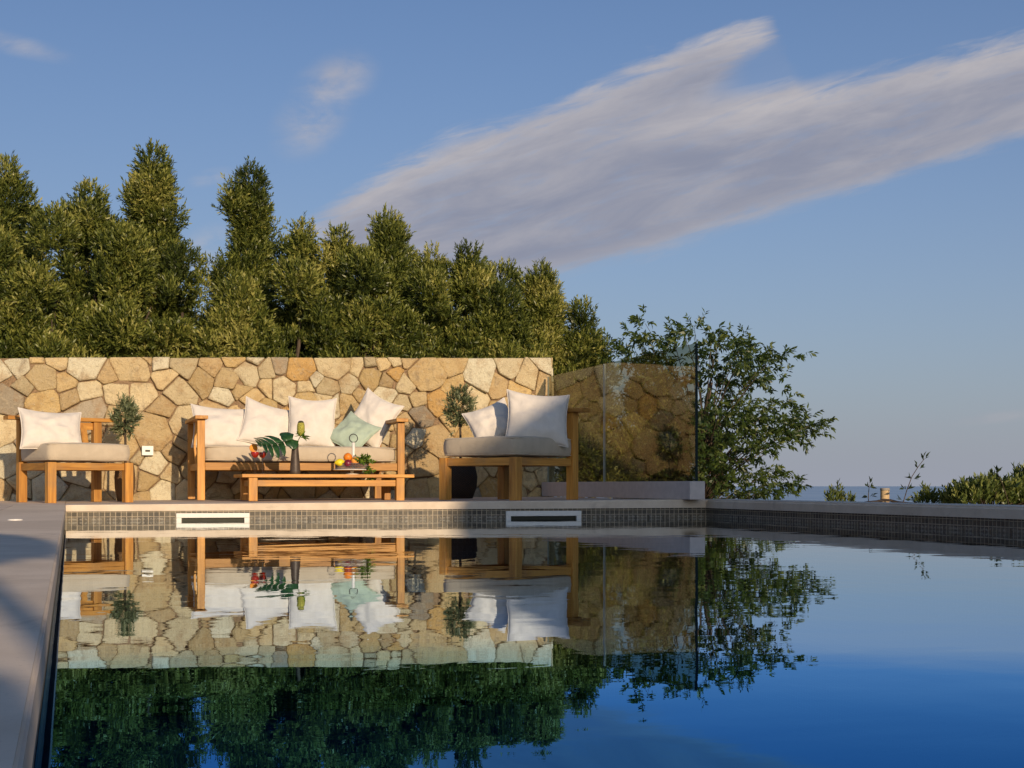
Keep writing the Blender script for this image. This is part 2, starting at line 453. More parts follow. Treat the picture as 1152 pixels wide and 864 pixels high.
# ---- pool basin
def basin():
    y1, y2 = EDGE_L, edge_y(PX1)
    zb = -1.35
    P = [(PX0, PY0), (PX1, PY0), (PX1, y2), (PX0, y1)]
    V = [(x, y, zb) for x, y in P]; 
    tops = [.108, .066 + .0, .080, .064]
    V += [(PX0, PY0, .085), (PX1, PY0, .090), (PX1, y2, .090), (PX0, y1, .085)]
    Fc = [(0, 1, 2, 3), (0, 4, 5, 1), (1, 5, 6, 2), (2, 6, 7, 3), (3, 7, 4, 0)]
    o = meshobj('pool_basin', V, Fc, TILE); kind(o, 'structure')
    m, nt, out = new_mat('blue_pool_mosaic'); b = NB(nt); p = b.pos(); nz = b.noise(p, 30, 3)
    b.l(b.princ(b.mix(nz, (.06, .22, .42, 1), (.10, .32, .55, 1)), .4, .4), out.inputs[0]); o.data.materials.append(m); o.data.polygons[0].material_index = 1
basin()
# outer skirt of the pool on the sea side
box('retaining_wall', (PX1 + .26, 4.9, -.6), (.22, 8.7, 1.33), PLASTER, bevel=.01)
kind(bpy.data.objects['retaining_wall'], 'structure')
o = meshobj('pool_water', [(PX0 + .001, PY0 + .001, 0), (PX1 - .001, PY0 + .001, 0), (PX1 - .001, edge_y(PX1) - .001, 0), (PX0 + .001, EDGE_L - .001, 0)], [(0, 1, 2, 3)], WATER)
kind(o, 'structure')
# ---- terrain and sea
def terrain():
    nx, ny = 110, 110
    xs = np.concatenate([np.linspace(-60, -10, 12), np.linspace(-9.5, 26, 72), np.linspace(28, 200, 14), np.linspace(230, 420, 6)])
    ys = np.concatenate([np.linspace(-60, -12, 12), np.linspace(-11.5, 34, 80), np.linspace(37, 200, 14), np.linspace(230, 420, 6)])
    V = []
    for y in ys:
        for x in xs:
            dr = max(0.0, x - 5.1); db = max(0.0, y - 17.5)
            z = .02
            z -= .012 * dr if dr < 3.8 else (.046 + .16 * (dr - 3.8) + .02 * (dr - 3.8) ** 2 if dr < 9 else 1.42 + .34 * (dr - 9))
            z -= .25 * db if db > 0 else 0
            if x < 4.9 and WALL_Y + .3 < y: z = .25 + min(.25, .1 * (y - 13)) - .25 * db - .25 * max(0, x - 3.5) * .7
            if x < 5.0 and y < WALL_Y + .2: z = -1.6 if (-.5 < x < 4.95 and y > .2) else -.05
            z += (.05 if not (5 < x < 9.5) else .012) * mnoise.noise(Vector((x * .9, y * .9, 0))) + .012 * mnoise.noise(Vector((x * 3, y * 3, 4)))
            z += .075 * math.exp(-((x - 6.3) ** 2 + (y - 10.6) ** 2) / 1.0)
            V.append((x, y, max(z, -61)))
    nx = len(xs); ny = len(ys)
    Fc = [(j * nx + i, j * nx + i + 1, (j + 1) * nx + i + 1, (j + 1) * nx + i) for j in range(ny - 1) for i in range(nx - 1)]
    m, nt, out = new_mat('dry_soil'); b = NB(nt)
    p = b.pos(); a = b.noise(p, .8, 5); f = b.noise(p, 22, 5)
    c = b.mix(b.smooth(a, .35, .65), (.30, .23, .15, 1), (.14, .13, .06, 1)); c = b.mix(b.smooth(f, .5, .75, 0, .6), c, (.40, .33, .24, 1))
    b.l(b.princ(c, .95, .1, 0, b.bump(f, .8, .03)), out.inputs[0])
    kind(meshobj('ground', V, Fc, m, smooth=True), 'structure')
terrain()
def sea():
    R = 60000.; n = 96
    V = [(0, 0, -60)]; Fc = []
    rad = [150, 600, 2500, 10000, 30000, R]
    for r in rad:
        V += [(r * math.cos(2 * PI * k / n), r * math.sin(2 * PI * k / n), -60) for k in range(n)]
    for k in range(n): Fc.append((0, 1 + k, 1 + (k + 1) % n))
    for j in range(len(rad) - 1):
        for k in range(n):
            a = 1 + j * n; b_ = a + n
            Fc.append((a + k, b_ + k, b_ + (k + 1) % n, a + (k + 1) % n))
    m, nt, out = new_mat('sea_water'); b = NB(nt)
    p = b.pos(); w = b.noise(p, .05, 4, .6)
    st = b.coords('Object', (.00018, .0009, 1)); band = b.noise(st, 1, 3)
    c = b.mix(b.smooth(band, .4, .62), (.24, .36, .50, 1), (.29, .41, .54, 1))
    b.l(b.princ(c, .4, .5, 0, b.bump(w, .25, 2.)), out.inputs[0])
    kind(meshobj('sea', V, Fc, m), 'structure')
sea()

# ================================================================== STONE WALL
def clip(poly, n, d):
    """keep points with n.p <= d"""
    out = []
    for i in range(len(poly)):
        a, b_ = poly[i], poly[(i + 1) % len(poly)]
        da = n[0] * a[0] + n[1] * a[1] - d; db = n[0] * b_[0] + n[1] * b_[1] - d
        if da <= 0: out.append(a)
        if (da < 0 < db) or (db < 0 < da):
            t = da / (da - db); out.append((a[0] + (b_[0] - a[0]) * t, a[1] + (b_[1] - a[1]) * t))
    return out
def wall_top(x): return 1.362 + .0285 * (x + .6)
PAL = [(.45, .325, .18), (.48, .355, .205), (.42, .295, .155), (.50, .39, .245), (.38, .265, .145), (.45, .31, .15), (.52, .42, .28), (.43, .335, .21)]
def stone_field(bm, col_layer, u0, u1, v0, topf, to3, seed, md=.160, gapw=.0045):
    rg = random.Random(seed)
    seeds = []
    tries = 0
    while tries < 14000:
        tries += 1
        u = rg.uniform(u0, u1); v = rg.uniform(v0, topf(u))
        r = md * rg.choice([.62, .82, .95, 1.0, 1.15, 1.3, 1.45])
        vv = v
        if all(((u - s[0]) / .95) ** 2 + ((vv - s[1]) / 1.05) ** 2 > ((r + s[2]) * .5 * 1.12) ** 2 for s in seeds): seeds.append((u, v, r))
    for i, s in enumerate(seeds):
        lim = .5
        poly = [(max(u0, s[0] - lim), max(v0, s[1] - lim)), (min(u1, s[0] + lim), max(v0, s[1] - lim)), (min(u1, s[0] + lim), s[1] + lim), (max(u0, s[0] - lim), s[1] + lim)]
        # wall top
        sl = (topf(u1) - topf(u0)) / (u1 - u0)
        top_j = rg.uniform(-.010, .003)
        poly = clip(poly, (-sl, 1), topf(u0) - sl * u0 + top_j)
        for j, q in enumerate(seeds):
            if i == j: continue
            dx, dy = q[0] - s[0], q[1] - s[1]; L = math.hypot(dx, dy)
            if L > .9: continue
            w = .5 * L + (s[2] ** 2 - q[2] ** 2) / (2 * L) * .55
            g = gapw * .5 * random.Random(min(i, j) * 977 + max(i, j)).choice([.1, .2, .5, .9, 1.6, 2.6])
            pr_ = random.Random(min(i, j) * 7919 + max(i, j) * 31); rot_ = pr_.uniform(-.38, .38); sh_ = pr_.uniform(-.012, .012) * (1 if i < j else -1)
            n0 = (dx / L, dy / L); n = (n0[0] * math.cos(rot_) - n0[1] * math.sin(rot_), n0[0] * math.sin(rot_) + n0[1] * math.cos(rot_))
            mx, my = s[0] + n0[0] * (w + sh_), s[1] + n0[1] * (w + sh_)
            poly = clip(poly, n, n[0] * mx + n[1] * my - g)
            if len(poly) < 3: break
        if len(poly) < 3: continue
        A = .5 * abs(sum(poly[k][0] * poly[(k + 1) % len(poly)][1] - poly[(k + 1) % len(poly)][0] * poly[k][1] for k in range(len(poly))))
        if A < .0012: continue
        # drop tiny edges, round corners, roughen
        pl = [p for k, p in enumerate(poly) if math.hypot(p[0] - poly[k - 1][0], p[1] - poly[k - 1][1]) > .012] or poly
        if len(pl) < 3: continue
        rp = []
        for k in range(len(pl)):
            a, p, c = pl[k - 1], pl[k], pl[(k + 1) % len(pl)]
            la = math.hypot(a[0] - p[0], a[1] - p[1]); lc = math.hypot(c[0] - p[0], c[1] - p[1])
            ra = min(.011, la * .25) / la; rc = min(.011, lc * .25) / lc
            rp.append((p[0] + (a[0] - p[0]) * ra, p[1] + (a[1] - p[1]) * ra))
            rp.append((p[0] + (a[0] - p[0]) * ra * .3 + (c[0] - p[0]) * rc * .3, p[1] + (a[1] - p[1]) * ra * .3 + (c[1] - p[1]) * rc * .3))
            rp.append((p[0] + (c[0] - p[0]) * rc, p[1] + (c[1] - p[1]) * rc))
            m = max(1, int(lc * (1 - ra - rc) / .035))
            for q in range(1, m):
                t = rc + (1 - 2 * rc) * q / m
                rp.append((p[0] + (c[0] - p[0]) * t, p[1] + (c[1] - p[1]) * t))
        jit = []
        for (u, v) in rp:
            e = topf(u) - v < .012
            k1 = mnoise.noise(Vector((u * 13, v * 13, i * 3.1))) * .0045; k2 = mnoise.noise(Vector((u * 13 + 9, v * 13, i * 3.1))) * .0045
            jit.append((min(max(u + k1, u0), u1), min(max(v + k2 * (.3 if e else 1), v0), topf(u))))
        cu = sum(p[0] for p in jit) / len(jit); cv = sum(p[1] for p in jit) / len(jit)
        pr = .030 + rg.uniform(-.014, .018); ta, tb = rg.uniform(-.12, .12), rg.uniform(-.16, .07)
        r = rg.random()
        if r < .05: col = rg.choice([(.25, .20, .155), (.22, .165, .115), (.30, .24, .18)])
        elif r < .09: col = (.47, .28, .11)
        elif r < .24: col = (.58, .50, .37)
        else: col = rg.choice(PAL)
        f_ = min(rg.uniform(1.0, 1.58), .70 / col[0]); col = (col[0] * f_ * 1.03, col[1] * f_ * 1.09, col[2] * f_ * 1.05)
        def ring(shrink, depth, rough):
            vs = []
            for (u, v) in jit:
                du, dv = cu - u, cv - v; L = math.hypot(du, dv) + 1e-6
                sh = min(shrink, L * .8)
                uu, vv2 = u + du / L * sh, v + dv / L * sh
                dd = depth + ta * (uu - cu) + tb * (vv2 - cv) if depth > 0 else depth
                dd += rough * mnoise.noise(Vector((uu * 11, vv2 * 11, i * 1.7)))
                vs.append(bm.verts.new(to3(uu, vv2, dd)))
            return vs
        avg = math.sqrt(A)
        R = [ring(0, -.012, 0), ring(0, pr - .013, .004), ring(.003, pr - .003, .006), ring(.010, pr + .001, .009), ring(avg * .13, pr + .004, .013), ring(avg * .28, pr + .006, .017)]
        cen = bm.verts.new(to3(cu, cv, pr + .007))
        fs = []
        for a, b_ in zip(R[:-1], R[1:]):
            for k in range(len(a)):
                fs.append(bm.faces.new((a[k], a[(k + 1) % len(a)], b_[(k + 1) % len(a)], b_[k])))
        for k in range(len(jit)): fs.append(bm.faces.new((R[-1][k], R[-1][(k + 1) % len(jit)], cen)))
        for f in fs:
            f.smooth = True
            for lp in f.loops: lp[col_layer] = (*col, 1)
WX0, WX1 = -5.2, at(620, 500, WALL_Y).x
def stone_wall():
    root = empty('stone_wall', (0, 0, 0), 0, 'low wall of irregular honey coloured limestone pieces behind the seating', 'wall')
    bm = bmesh.new(); cl = bm.loops.layers.float_color.new('stone_colour')
    stone_field(bm, cl, WX0, WX1 - .002, .09, wall_top, lambda u, v, d: (u, WALL_Y - d, v), 31)
    stone_field(bm, cl, WALL_Y - .03, WALL_Y + .42, .05, lambda u: wall_top(WX1), lambda u, v, d: (WX1 + d * .6, u, v), 5)
    bmesh.ops.recalc_face_normals(bm, faces=bm.faces)
    obj('stone_facing', bm, STONE, root)
    V = []
    for x in (WX0, WX1):
        t = wall_top(x) - .012
        V += [(x, WALL_Y, -.2), (x, WALL_Y + .42, -.2), (x, WALL_Y + .42, t), (x, WALL_Y, t)]
    meshobj('mortar_core', V, [(0, 4, 7, 3), (1, 2, 6, 5), (3, 7, 6, 2), (0, 3, 2, 1), (4, 5, 6, 7)], MORTAR, root)
stone_wall()
# white socket plate on the wall
def socket(px, py):
    p = at(px, py, WALL_Y - .058)
    root = empty('wall_socket', p, 0, 'small white outdoor socket plate fixed on the stone wall beside the sofa', 'socket')
    w = 12.5 / ppm(px, WALL_Y); h = 10.5 / ppm(px, WALL_Y)
    box('plate', (0, 0, 0), (w, .05, h), WHITE_PLASTIC, root)
    box('slot', (0, -.0255, -.002), (w * .42, .006, h * .2), BLACK_SLOT, root, bevel=.001)
socket(166, 507)

# ================================================================== FURNITURE
def rounded_cushion(name, size, mat, parent, loc=(0, 0, 0), puff=.012, n=14, seed=0):
    """box cushion with soft crowned faces and a piped seam"""
    sx, sy, sz = size
    bm = bmesh.new()
    bmesh.ops.create_cube(bm, size=1.0)
    bmesh.ops.subdivide_edges(bm, edges=bm.edges[:], cuts=n, use_grid_fill=True)
    for v in bm.verts:
        x, y, z = v.co * 2
        e = .93
        m = max(abs(x), abs(y), abs(z))
        r = (abs(x) ** 9 + abs(y) ** 9 + abs(z) ** 9) ** (1 / 9)
        k = m / r
        X, Y, Z = x * (k * .6 + .4), y * (k * .6 + .4), z * (k * .35 + .65)
        crown = (1 - x * x) * (1 - y * y)
        px, py = X * sx / 2, Y * sy / 2
        pz = Z * (sz / 2 - .004) + (puff * crown if z > 0 else 0) * abs(z)
        bul = (1 - z * z) * .010
        px += math.copysign(bul, x) * (abs(x) ** 6); py += math.copysign(bul, y) * (abs(y) ** 6)
        w = mnoise.noise(Vector((px * 7 + seed, py * 7, pz * 5))) * .005
        v.co = Vector((px, py, pz + w)) + Vector(loc)
    return obj(name, bm, mat, parent, True)
def piping(name, size, z, mat, parent, loc=(0, 0, 0), r=.0045):
    sx, sy = size[0] / 2 - .004, size[1] / 2 - .004; c = .035
    pts = []
    for (x, y, a0) in ((sx - c, sy - c, 0), (-sx + c, sy - c, PI / 2), (-sx + c, -sy + c, PI), (sx - c, -sy + c, 1.5 * PI)):
        for k in range(5):
            a = a0 + k * PI / 8; pts.append((x + c * math.cos(a) + loc[0], y + c * math.sin(a) + loc[1], z + loc[2]))
    pts.append(pts[0])
    bm = bmesh.new(); tube(bm, pts, r, 6, False)
    return obj(name, bm, mat, parent, True)

def back_slats(parent, x0, x1, y, z0, z1, n, w=.05):
    for i in range(n):
        x = x0 + (x1 - x0) * (i + .5) / n
        bm = bmesh.new()
        pts = [(x, y - .085, z0), (x, y - .045, z0 + (z1 - z0) * .4), (x, y - .01, z0 + (z1 - z0) * .75), (x, y + .012, z1)]
        for a, b_ in zip(pts[:-1], pts[1:]):
            a2, b2 = Vector(a), Vector(b_)
            beam(bm, a2 - (b2 - a2) * .04, b2 + (b2 - a2) * .04, w, .018, Vector((0, 1, 0)), .003)
        obj('slat', bm, WOOD[2], parent)

def armchair(base, rz, s, k, label, seed):
    """low teak chair without arms: tall back posts under a wide cap rail, short front legs"""
    root = empty('armchair', base, rz, label, 'armchair', 'teak armchairs by the pool')
    h = s / 2; p = .066 * k
    fh, bh = .312 * k, .655 * k
    for sx in (-1, 1):
        box('leg', (sx * h, -h, fh / 2), (p, p, fh), WOOD[2], root)
        box('leg', (sx * h, h, bh / 2), (p, p, bh), WOOD[2], root)
    rh = .056 * k; rz_ = fh - rh / 2 - .004
    box('rail', (0, -h, rz_), (s - p - .002, p * .55, rh), WOOD[0], root)
    box('rail', (0, h, rz_), (s - p - .002, p * .55, rh), WOOD[0], root)
    for sx in (-1, 1):
        box('rail', (sx * h, 0, rz_), (p * .55, s - p - .002, rh), WOOD[1], root)
    bm = bmesh.new()
    for i in range(7):
        add_box(bm, (0, -h + .09 + (s - .18) * i / 6, fh - .018), (s - .07, .06, .016))
    obj('seat_slats', bm, WOOD[0], root)
    box('cap_rail', (0, h + .004, bh + .0155), (s + .25 * k, .115 * k, .03 * k), WOOD[0], root)
    box('back_rail', (0, h + .002, bh - .036), (s - p - .002, .026, .06 * k), WOOD[0], root)
    back_slats(root, -h + p, h - p, h - .012, fh + .03, bh - .02, 5)
    th = .148 * k
    cs = (s + .035, s + .01, th)
    c = rounded_cushion('seat_cushion', cs, TAUPE_FAB, root, (0, -.012, fh + th / 2 + .004), .012, 12, seed)
    piping('piping', cs, th / 2 - .017, TAUPE_FAB, c, (0, -.012, fh + th / 2 + .004))
    piping('piping', cs, -th / 2 + .017, TAUPE_FAB, c, (0, -.012, fh + th / 2 + .004))
    return root
# left chair: corner legs measured in the photo
NL = at(57, 560, 10.95); RL = at(142.5, 560, 11.17)
th_l = math.radians(21.5); s_l = .615
cl_ = Vector((NL.x, NL.y, 0)) + Vector((math.cos(th_l) - math.sin(th_l), math.sin(th_l) + math.cos(th_l), 0)) * (s_l / 2)
chair_l = armchair((cl_.x, cl_.y, .110), th_l, s_l, 1.0, 'teak armchair with one cream pillow standing beside the thin potted olive', 3)
NR = at(580, 560, 9.78)
a_, b_2 = .600, .385
s_r = math.hypot(a_, b_2); rz_r = math.atan2(-a_, b_2)
cr_ = Vector((NR.x, NR.y, 0)) + Vector((a_ - b_2, b_2 + a_, 0)) / 2
chair_r = armchair((cr_.x, cr_.y, zd(3.3)), rz_r, s_r, 1.06, 'teak armchair holding two pillows, half in shade before the glass panels', 8)

# ---- sofa
SF0 = at(226, 520, 11.60); SF1 = at(450.5, 520, 11.60)
def sofa():
    w = SF1.x - SF0.x; dp = .93
    cx = (SF0.x + SF1.x) / 2
    root = empty('sofa', (cx, 11.60, zd(cx)), 0, 'wide teak sofa with taupe seat cushion against the stone wall', 'sofa')
    p = .062; fh, bh = .315, .672
    for sx in (-1, 1):
        box('leg', (sx * w / 2, 0, bh / 2), (p, p, bh), WOOD[2], root)
        box('leg', (sx * w / 2, dp, bh / 2), (p, p, bh), WOOD[2], root)
        box('armrest', (sx * w / 2, dp / 2 - .01, bh + .0155), (.105, dp + .14, .03), WOOD[1], root)
        box('rail', (sx * w / 2, dp / 2, fh - .035), (.036, dp - p - .002, .058), WOOD[1], root)
        for j in range(1 if sx < 0 else 0):
            y = dp * .5
            bm = bmesh.new()
            z0, z1 = fh + .0, bh
            pts = [(sx * (w / 2 - .004), y, z0 - .02), (sx * (w / 2 + .012), y, z0 + .15), (sx * (w / 2 - .006), y, z1 + .004)]
            for a, c in zip(pts[:-1], pts[1:]):
                beam(bm, a, c, .05, .018, Vector((1, 0, 0)), .003)
            obj('arm_slat', bm, WOOD[2], root)
    box('rail', (0, 0, fh - .033), (w - p - .002, .036, .064), WOOD[0], root)
    box('rail', (0, dp, fh - .033), (w - p - .002, .036, .064), WOOD[0], root)
    box('back_rail', (0, dp + .002, .50), (w - p - .002, .028, .06), WOOD[0], root)
    bm = bmesh.new()
    for i in range(8):
        add_box(bm, (0, .1 + (dp - .2) * i / 7, fh - .012), (w - .07, .07, .016))
    obj('seat_slats', bm, WOOD[0], root)
    back_slats(root, -w / 2 + .06, w / 2 - .06, dp - .012, fh + .02, .49, 9)
    th = .142; cs = (w - .055, dp - .10, th)
    c = rounded_cushion('seat_cushion', cs, TAUPE_FAB, root, (0, dp / 2 - .035, fh + th / 2 + .004), .010, 18, 21)
    piping('piping', cs, th / 2 - .017, TAUPE_FAB, c, (0, dp / 2 - .035, fh + th / 2 + .004))
    piping('piping', cs, -th / 2 + .017, TAUPE_FAB, c, (0, dp / 2 - .035, fh + th / 2 + .004))
    return root
sofa()

# ---- scatter pillows
def pillow(center, xdir, updir, w, h, T, mat, label, seed, cat='pillow', group='cream scatter pillows', pinch=.09):
    xd = Vector(xdir).normalized(); ud = Vector(updir); ud = (ud - xd * ud.dot(xd)).normalized(); nd = xd.cross(ud)
    n = 30; bm = bmesh.new(); grid = {}
    rg = random.Random(seed)
    ph = rg.uniform(0, 50)
    for sgn in (1, -1):
        for j in range(n + 1):
            for i in range(n + 1):
                if sgn < 0 and (i in (0, n) or j in (0, n)): grid[(sgn, i, j)] = grid[(1, i, j)]; continue
                u = -1 + 2 * i / n; v = -1 + 2 * j / n
                u = math.sin(u * PI / 2) * .55 + u * .45; v = math.sin(v * PI / 2) * .55 + v * .45
                eu = 1 - pinch * (1 - v * v) * 1.0; ev = 1 - pinch * (1 - u * u)
                X = u * eu * w / 2; Y = v * ev * h / 2
                prof = ((1 - u ** 2) * (1 - v ** 2))
                t = T / 2 * (prof ** .42 if prof > 0 else 0)
                # tension creases running in from the corners and a slumped belly
                cre = mnoise.noise(Vector((u * 2.2 + ph, v * 2.2, 1.3))) * .022 + mnoise.noise(Vector((u * 5 + ph, v * 4, 5.3))) * .007 + abs(mnoise.noise(Vector(((u + v) * 3.4 + ph, (u - v) * 1.3, sgn * 2)))) * -.016 * (abs(u * v) + .25)
                Y2 = Y - .03 * h * (1 - u * u) * (1 if v > 0 else .25)
                t *= 1 + .16 * (-v)
                t += cre * prof ** .3 if prof > 0 else 0
                sag = nd * 0
                bmv = bm.verts.new(Vector(center) + xd * X + ud * Y2 + nd * (sgn * t))
                grid[(sgn, i, j)] = bmv
    for sgn in (1, -1):
        for j in range(n):
            for i in range(n):
                q = [grid[(sgn, i, j)], grid[(sgn, i + 1, j)], grid[(sgn, i + 1, j + 1)], grid[(sgn, i, j + 1)]]
                try: bm.faces.new(q if sgn > 0 else list(reversed(q)))
                except ValueError: pass
    # seam cord with its own irregular edge
    bmesh.ops.recalc_face_normals(bm, faces=bm.faces)
    bm.normal_update()
    seam = [grid[(1, i, 0)].co.copy() for i in range(n + 1)] + [grid[(1, n, j)].co.copy() for j in range(1, n + 1)] + [grid[(1, i, n)].co.copy() for i in range(n - 1, -1, -1)] + [grid[(1, 0, j)].co.copy() for j in range(n - 1, -1, -1)]
    me = bpy.data.meshes.new('pillow'); bm.to_mesh(me); bm.free()
    o = link('pillow', me, mat, None, True); tag(o, label, cat, group)
    b2 = bmesh.new(); tube(b2, seam, .004, 6, False)
    obj('seam', b2, mat, o, True)
    sub = o.modifiers.new('sub', 'SUBSURF'); sub.levels = 1; sub.render_levels = 1
    return o
def px_pillow(cx, cy, Y, wpx, hpx, rot, yaw, lean, T, mat, label, seed, **kw):
    """pillow seen at photo pixel cx, cy: rot in the picture plane, yaw about vertical, lean back"""
    p = at(cx, cy, Y); k = ppm(cx, Y)
    xd = Vector((math.cos(yaw), math.sin(yaw), 0)); up = Vector((0, math.sin(lean), math.cos(lean)))
    up = Matrix.Rotation(yaw, 3, 'Z') @ up
    nrm = xd.cross(up)
    R = Matrix.Rotation(rot, 3, nrm)
    return pillow(p, R @ xd, R @ up, wpx / k, hpx / k, T, mat, label, seed, **kw)
def rad(a): return math.radians(a)
W_, G_ = WHITE_FAB, MINT_FAB
px_pillow(57.5, 484, 11.22, 70, 50, rad(-3), rad(16), rad(22), .17, W_, 'cream pillow leaning in the left armchair, alone on its seat', 1)
px_pillow(252, 481, 12.18, 73, 54, rad(-3), rad(4), rad(24), .19, W_, 'cream pillow at the sofa end next to its left arm', 2)
px_pillow(301, 478.5, 12.14, 60, 55, rad(-16), rad(8), rad(20), .18, W_, 'tilted cream pillow on the sofa behind the big green leaf', 3)
px_pillow(351, 475.5, 12.05, 54, 60, rad(-2), rad(-8), rad(14), .18, W_, 'upright cream pillow on the sofa behind the dark vase', 4)
px_pillow(419, 472, 12.08, 50, 60, rad(-27), rad(-30), rad(16), .18, W_, 'cream pillow slumped behind the mint cushion on the sofa', 5)
px_pillow(397, 487, 11.93, 46, 47, rad(-33), rad(-24), rad(38), .12, G_, 'mint green satin pillow lying against a cream one on the sofa', 6, group='mint pillow')
px_pillow(553, 476.5, 10.50, 52, 50, rad(24), rad(-20), rad(26), .17, W_, 'smaller cream pillow tucked behind the large one on the shaded armchair', 7)
px_pillow(604.5, 470.5, 10.13, 72, 64, rad(-5), rad(-10), rad(20), .20, W_, 'large cream pillow with a diagonal shadow on the armchair by the glass', 8)

# ---- coffee table
CT0 = at(284.3, 550, 10.85); CT1 = at(449.5, 550, 10.85)
def coffee_table():
    w = CT1.x - CT0.x; dp = .50; cx = (CT0.x + CT1.x) / 2
    root = empty('coffee_table', (cx, 10.85, zd(cx)), 0, 'low teak coffee table standing in front of the sofa', 'table')
    lh = .185; p = .068; tt = .026
    for sx in (-1, 1):
        for y in (0, dp): box('leg', (sx * w / 2, y, lh / 2), (p, p, lh), WOOD[2], root)
    for y in (0, dp): box('apron', (0, y, lh - .045), (w - p - .002, .03, .05), WOOD[0], root)
    for sx in (-1, 1): box('apron', (sx * w / 2, dp / 2, lh - .045), (.03, dp - p - .002, .05), WOOD[1], root)
    bm = bmesh.new(); n = 6; y0, y1 = -.05, dp + .05
    for i in range(n):
        a = y0 + (y1 - y0) * i / n; b_ = y0 + (y1 - y0) * (i + 1) / n - .004
        add_box(bm, (.012, (a + b_) / 2, lh + tt / 2 + .0008), (w + .20, b_ - a, tt), None, .003)
    obj('tabletop', bm, WOOD[0], root)
    return zd(cx) + lh + tt + .001
TT = coffee_table()

# ---- vase, leaf, flower
def on_table(px, Y): 
    p = at(px, 540, Y); return Vector((p.x, Y, TT))
def vase():
    b0 = on_table(332, 11.0); k = ppm(332, 11.0)
    bm = bmesh.new()
    prof = [(.0, 0), (.040, 0), (.0425, .006), (.042, .03), (.037, .10), (.031, .16), (.027, .205), (.0275, .235), (.030, .246), (.0275, .246), (.024, .235), (.023, .19), (0, .18)]
    lathe(bm, prof, 32, Matrix.Translation(b0))
    tag(obj('vase', bm, BRONZE, None, True), 'tall dark bronze vase on the coffee table holding a leaf and flower', 'vase')
    return b0 + Vector((0, 0, .246))
VT = vase()
def monstera(mouth):
    m, nt, out = new_mat('monstera_leaf'); b = NB(nt)
    v = b.coords('Object'); nz = b.noise(v, 30, 3)
    c = b.mix(b.smooth(nz, .3, .7), (.012, .045, .012, 1), (.03, .085, .022, 1))
    b.l(b.princ(c, .3, .5, 0, b.bump(nz, .2, .003)), out.inputs[0])
    root = empty('monstera_leaf', mouth, 0, 'large dark green split leaf leaning left out of the vase', 'leaf')
    base = at(329, 494.5, 10.98) - mouth; tip = at(289.5, 497.5, 10.80) - mouth
    ax = (tip - base); L = ax.length; ax.normalize()
    n0 = Vector((.10, -.72, .62)).normalized(); sd = ax.cross(n0).normalized(); nn = sd.cross(ax)
    if sd.z < 0: sd = -sd
    V = []; Fc = []
    def P(t, w, side):
        # t along midrib (0 base..1 tip), w outwards
        sweep = .10 * w / .12
        return base + ax * (t * L + sweep * .35 * L * (1 if t > .15 else -.6)) + sd * (side * w) + nn * (-.35 * w * w / .12 - .05 * math.sin(t * 3))
    def width(t): return (.062 + .085 * math.sin(min(1, (t + .12) * 1.05) * PI * .62) ** .8) * (1 - t ** 3.2) + .004
    for side in (1, -1):
        k = 6; ww = 1.35 if side > 0 else .85
        edges = [-.12] + [(.04 + .96 * (i + 1) / k) for i in range(k)]
        for i in range(k):
            t0, t1 = edges[i], edges[i + 1]
            g = (t1 - t0) * .17
            ribs = [(t0 + g * .2, t1 - g * .2), (t0 + g * .3, t1 - g * .3), (t0 + g, t1 - g), (t0 + g * 1.1, t1 - g * 1.1), (t0 + g * 1.8, t1 - g * 1.8)]
            fr = [0, .35, .62, .88, 1.02]
            idx = len(V)
            for (a, c_), f in zip(ribs, fr):
                for q in range(4):
                    t = a + (c_ - a) * q / 3
                    bul = 1 - .10 * abs(q - 1.5) * (f > .8)
                    V.append(P(max(t, 0) if f == 0 else t, width(max(0, min(1, (t0 + t1) / 2))) * ww * f * bul, side))
            for r in range(4):
                for q in range(3):
                    a0 = idx + r * 4 + q; Fc.append((a0, a0 + 1, a0 + 5, a0 + 4))
    o = meshobj('blade', V, Fc, m, root, True)
    sol = o.modifiers.new('sol', 'SOLIDIFY'); sol.thickness = .002
    bm = bmesh.new()
    tube(bm, bez((.0, .0, -.05), Vector((-.005, -.01, .04)), base, 6) + [base + ax * L * .5 + nn * -.03, base + ax * L * .9 + nn * -.01], [.004] * 7 + [.003, .0015], 6)
    obj('stem', bm, m, root, True)
monstera(VT)
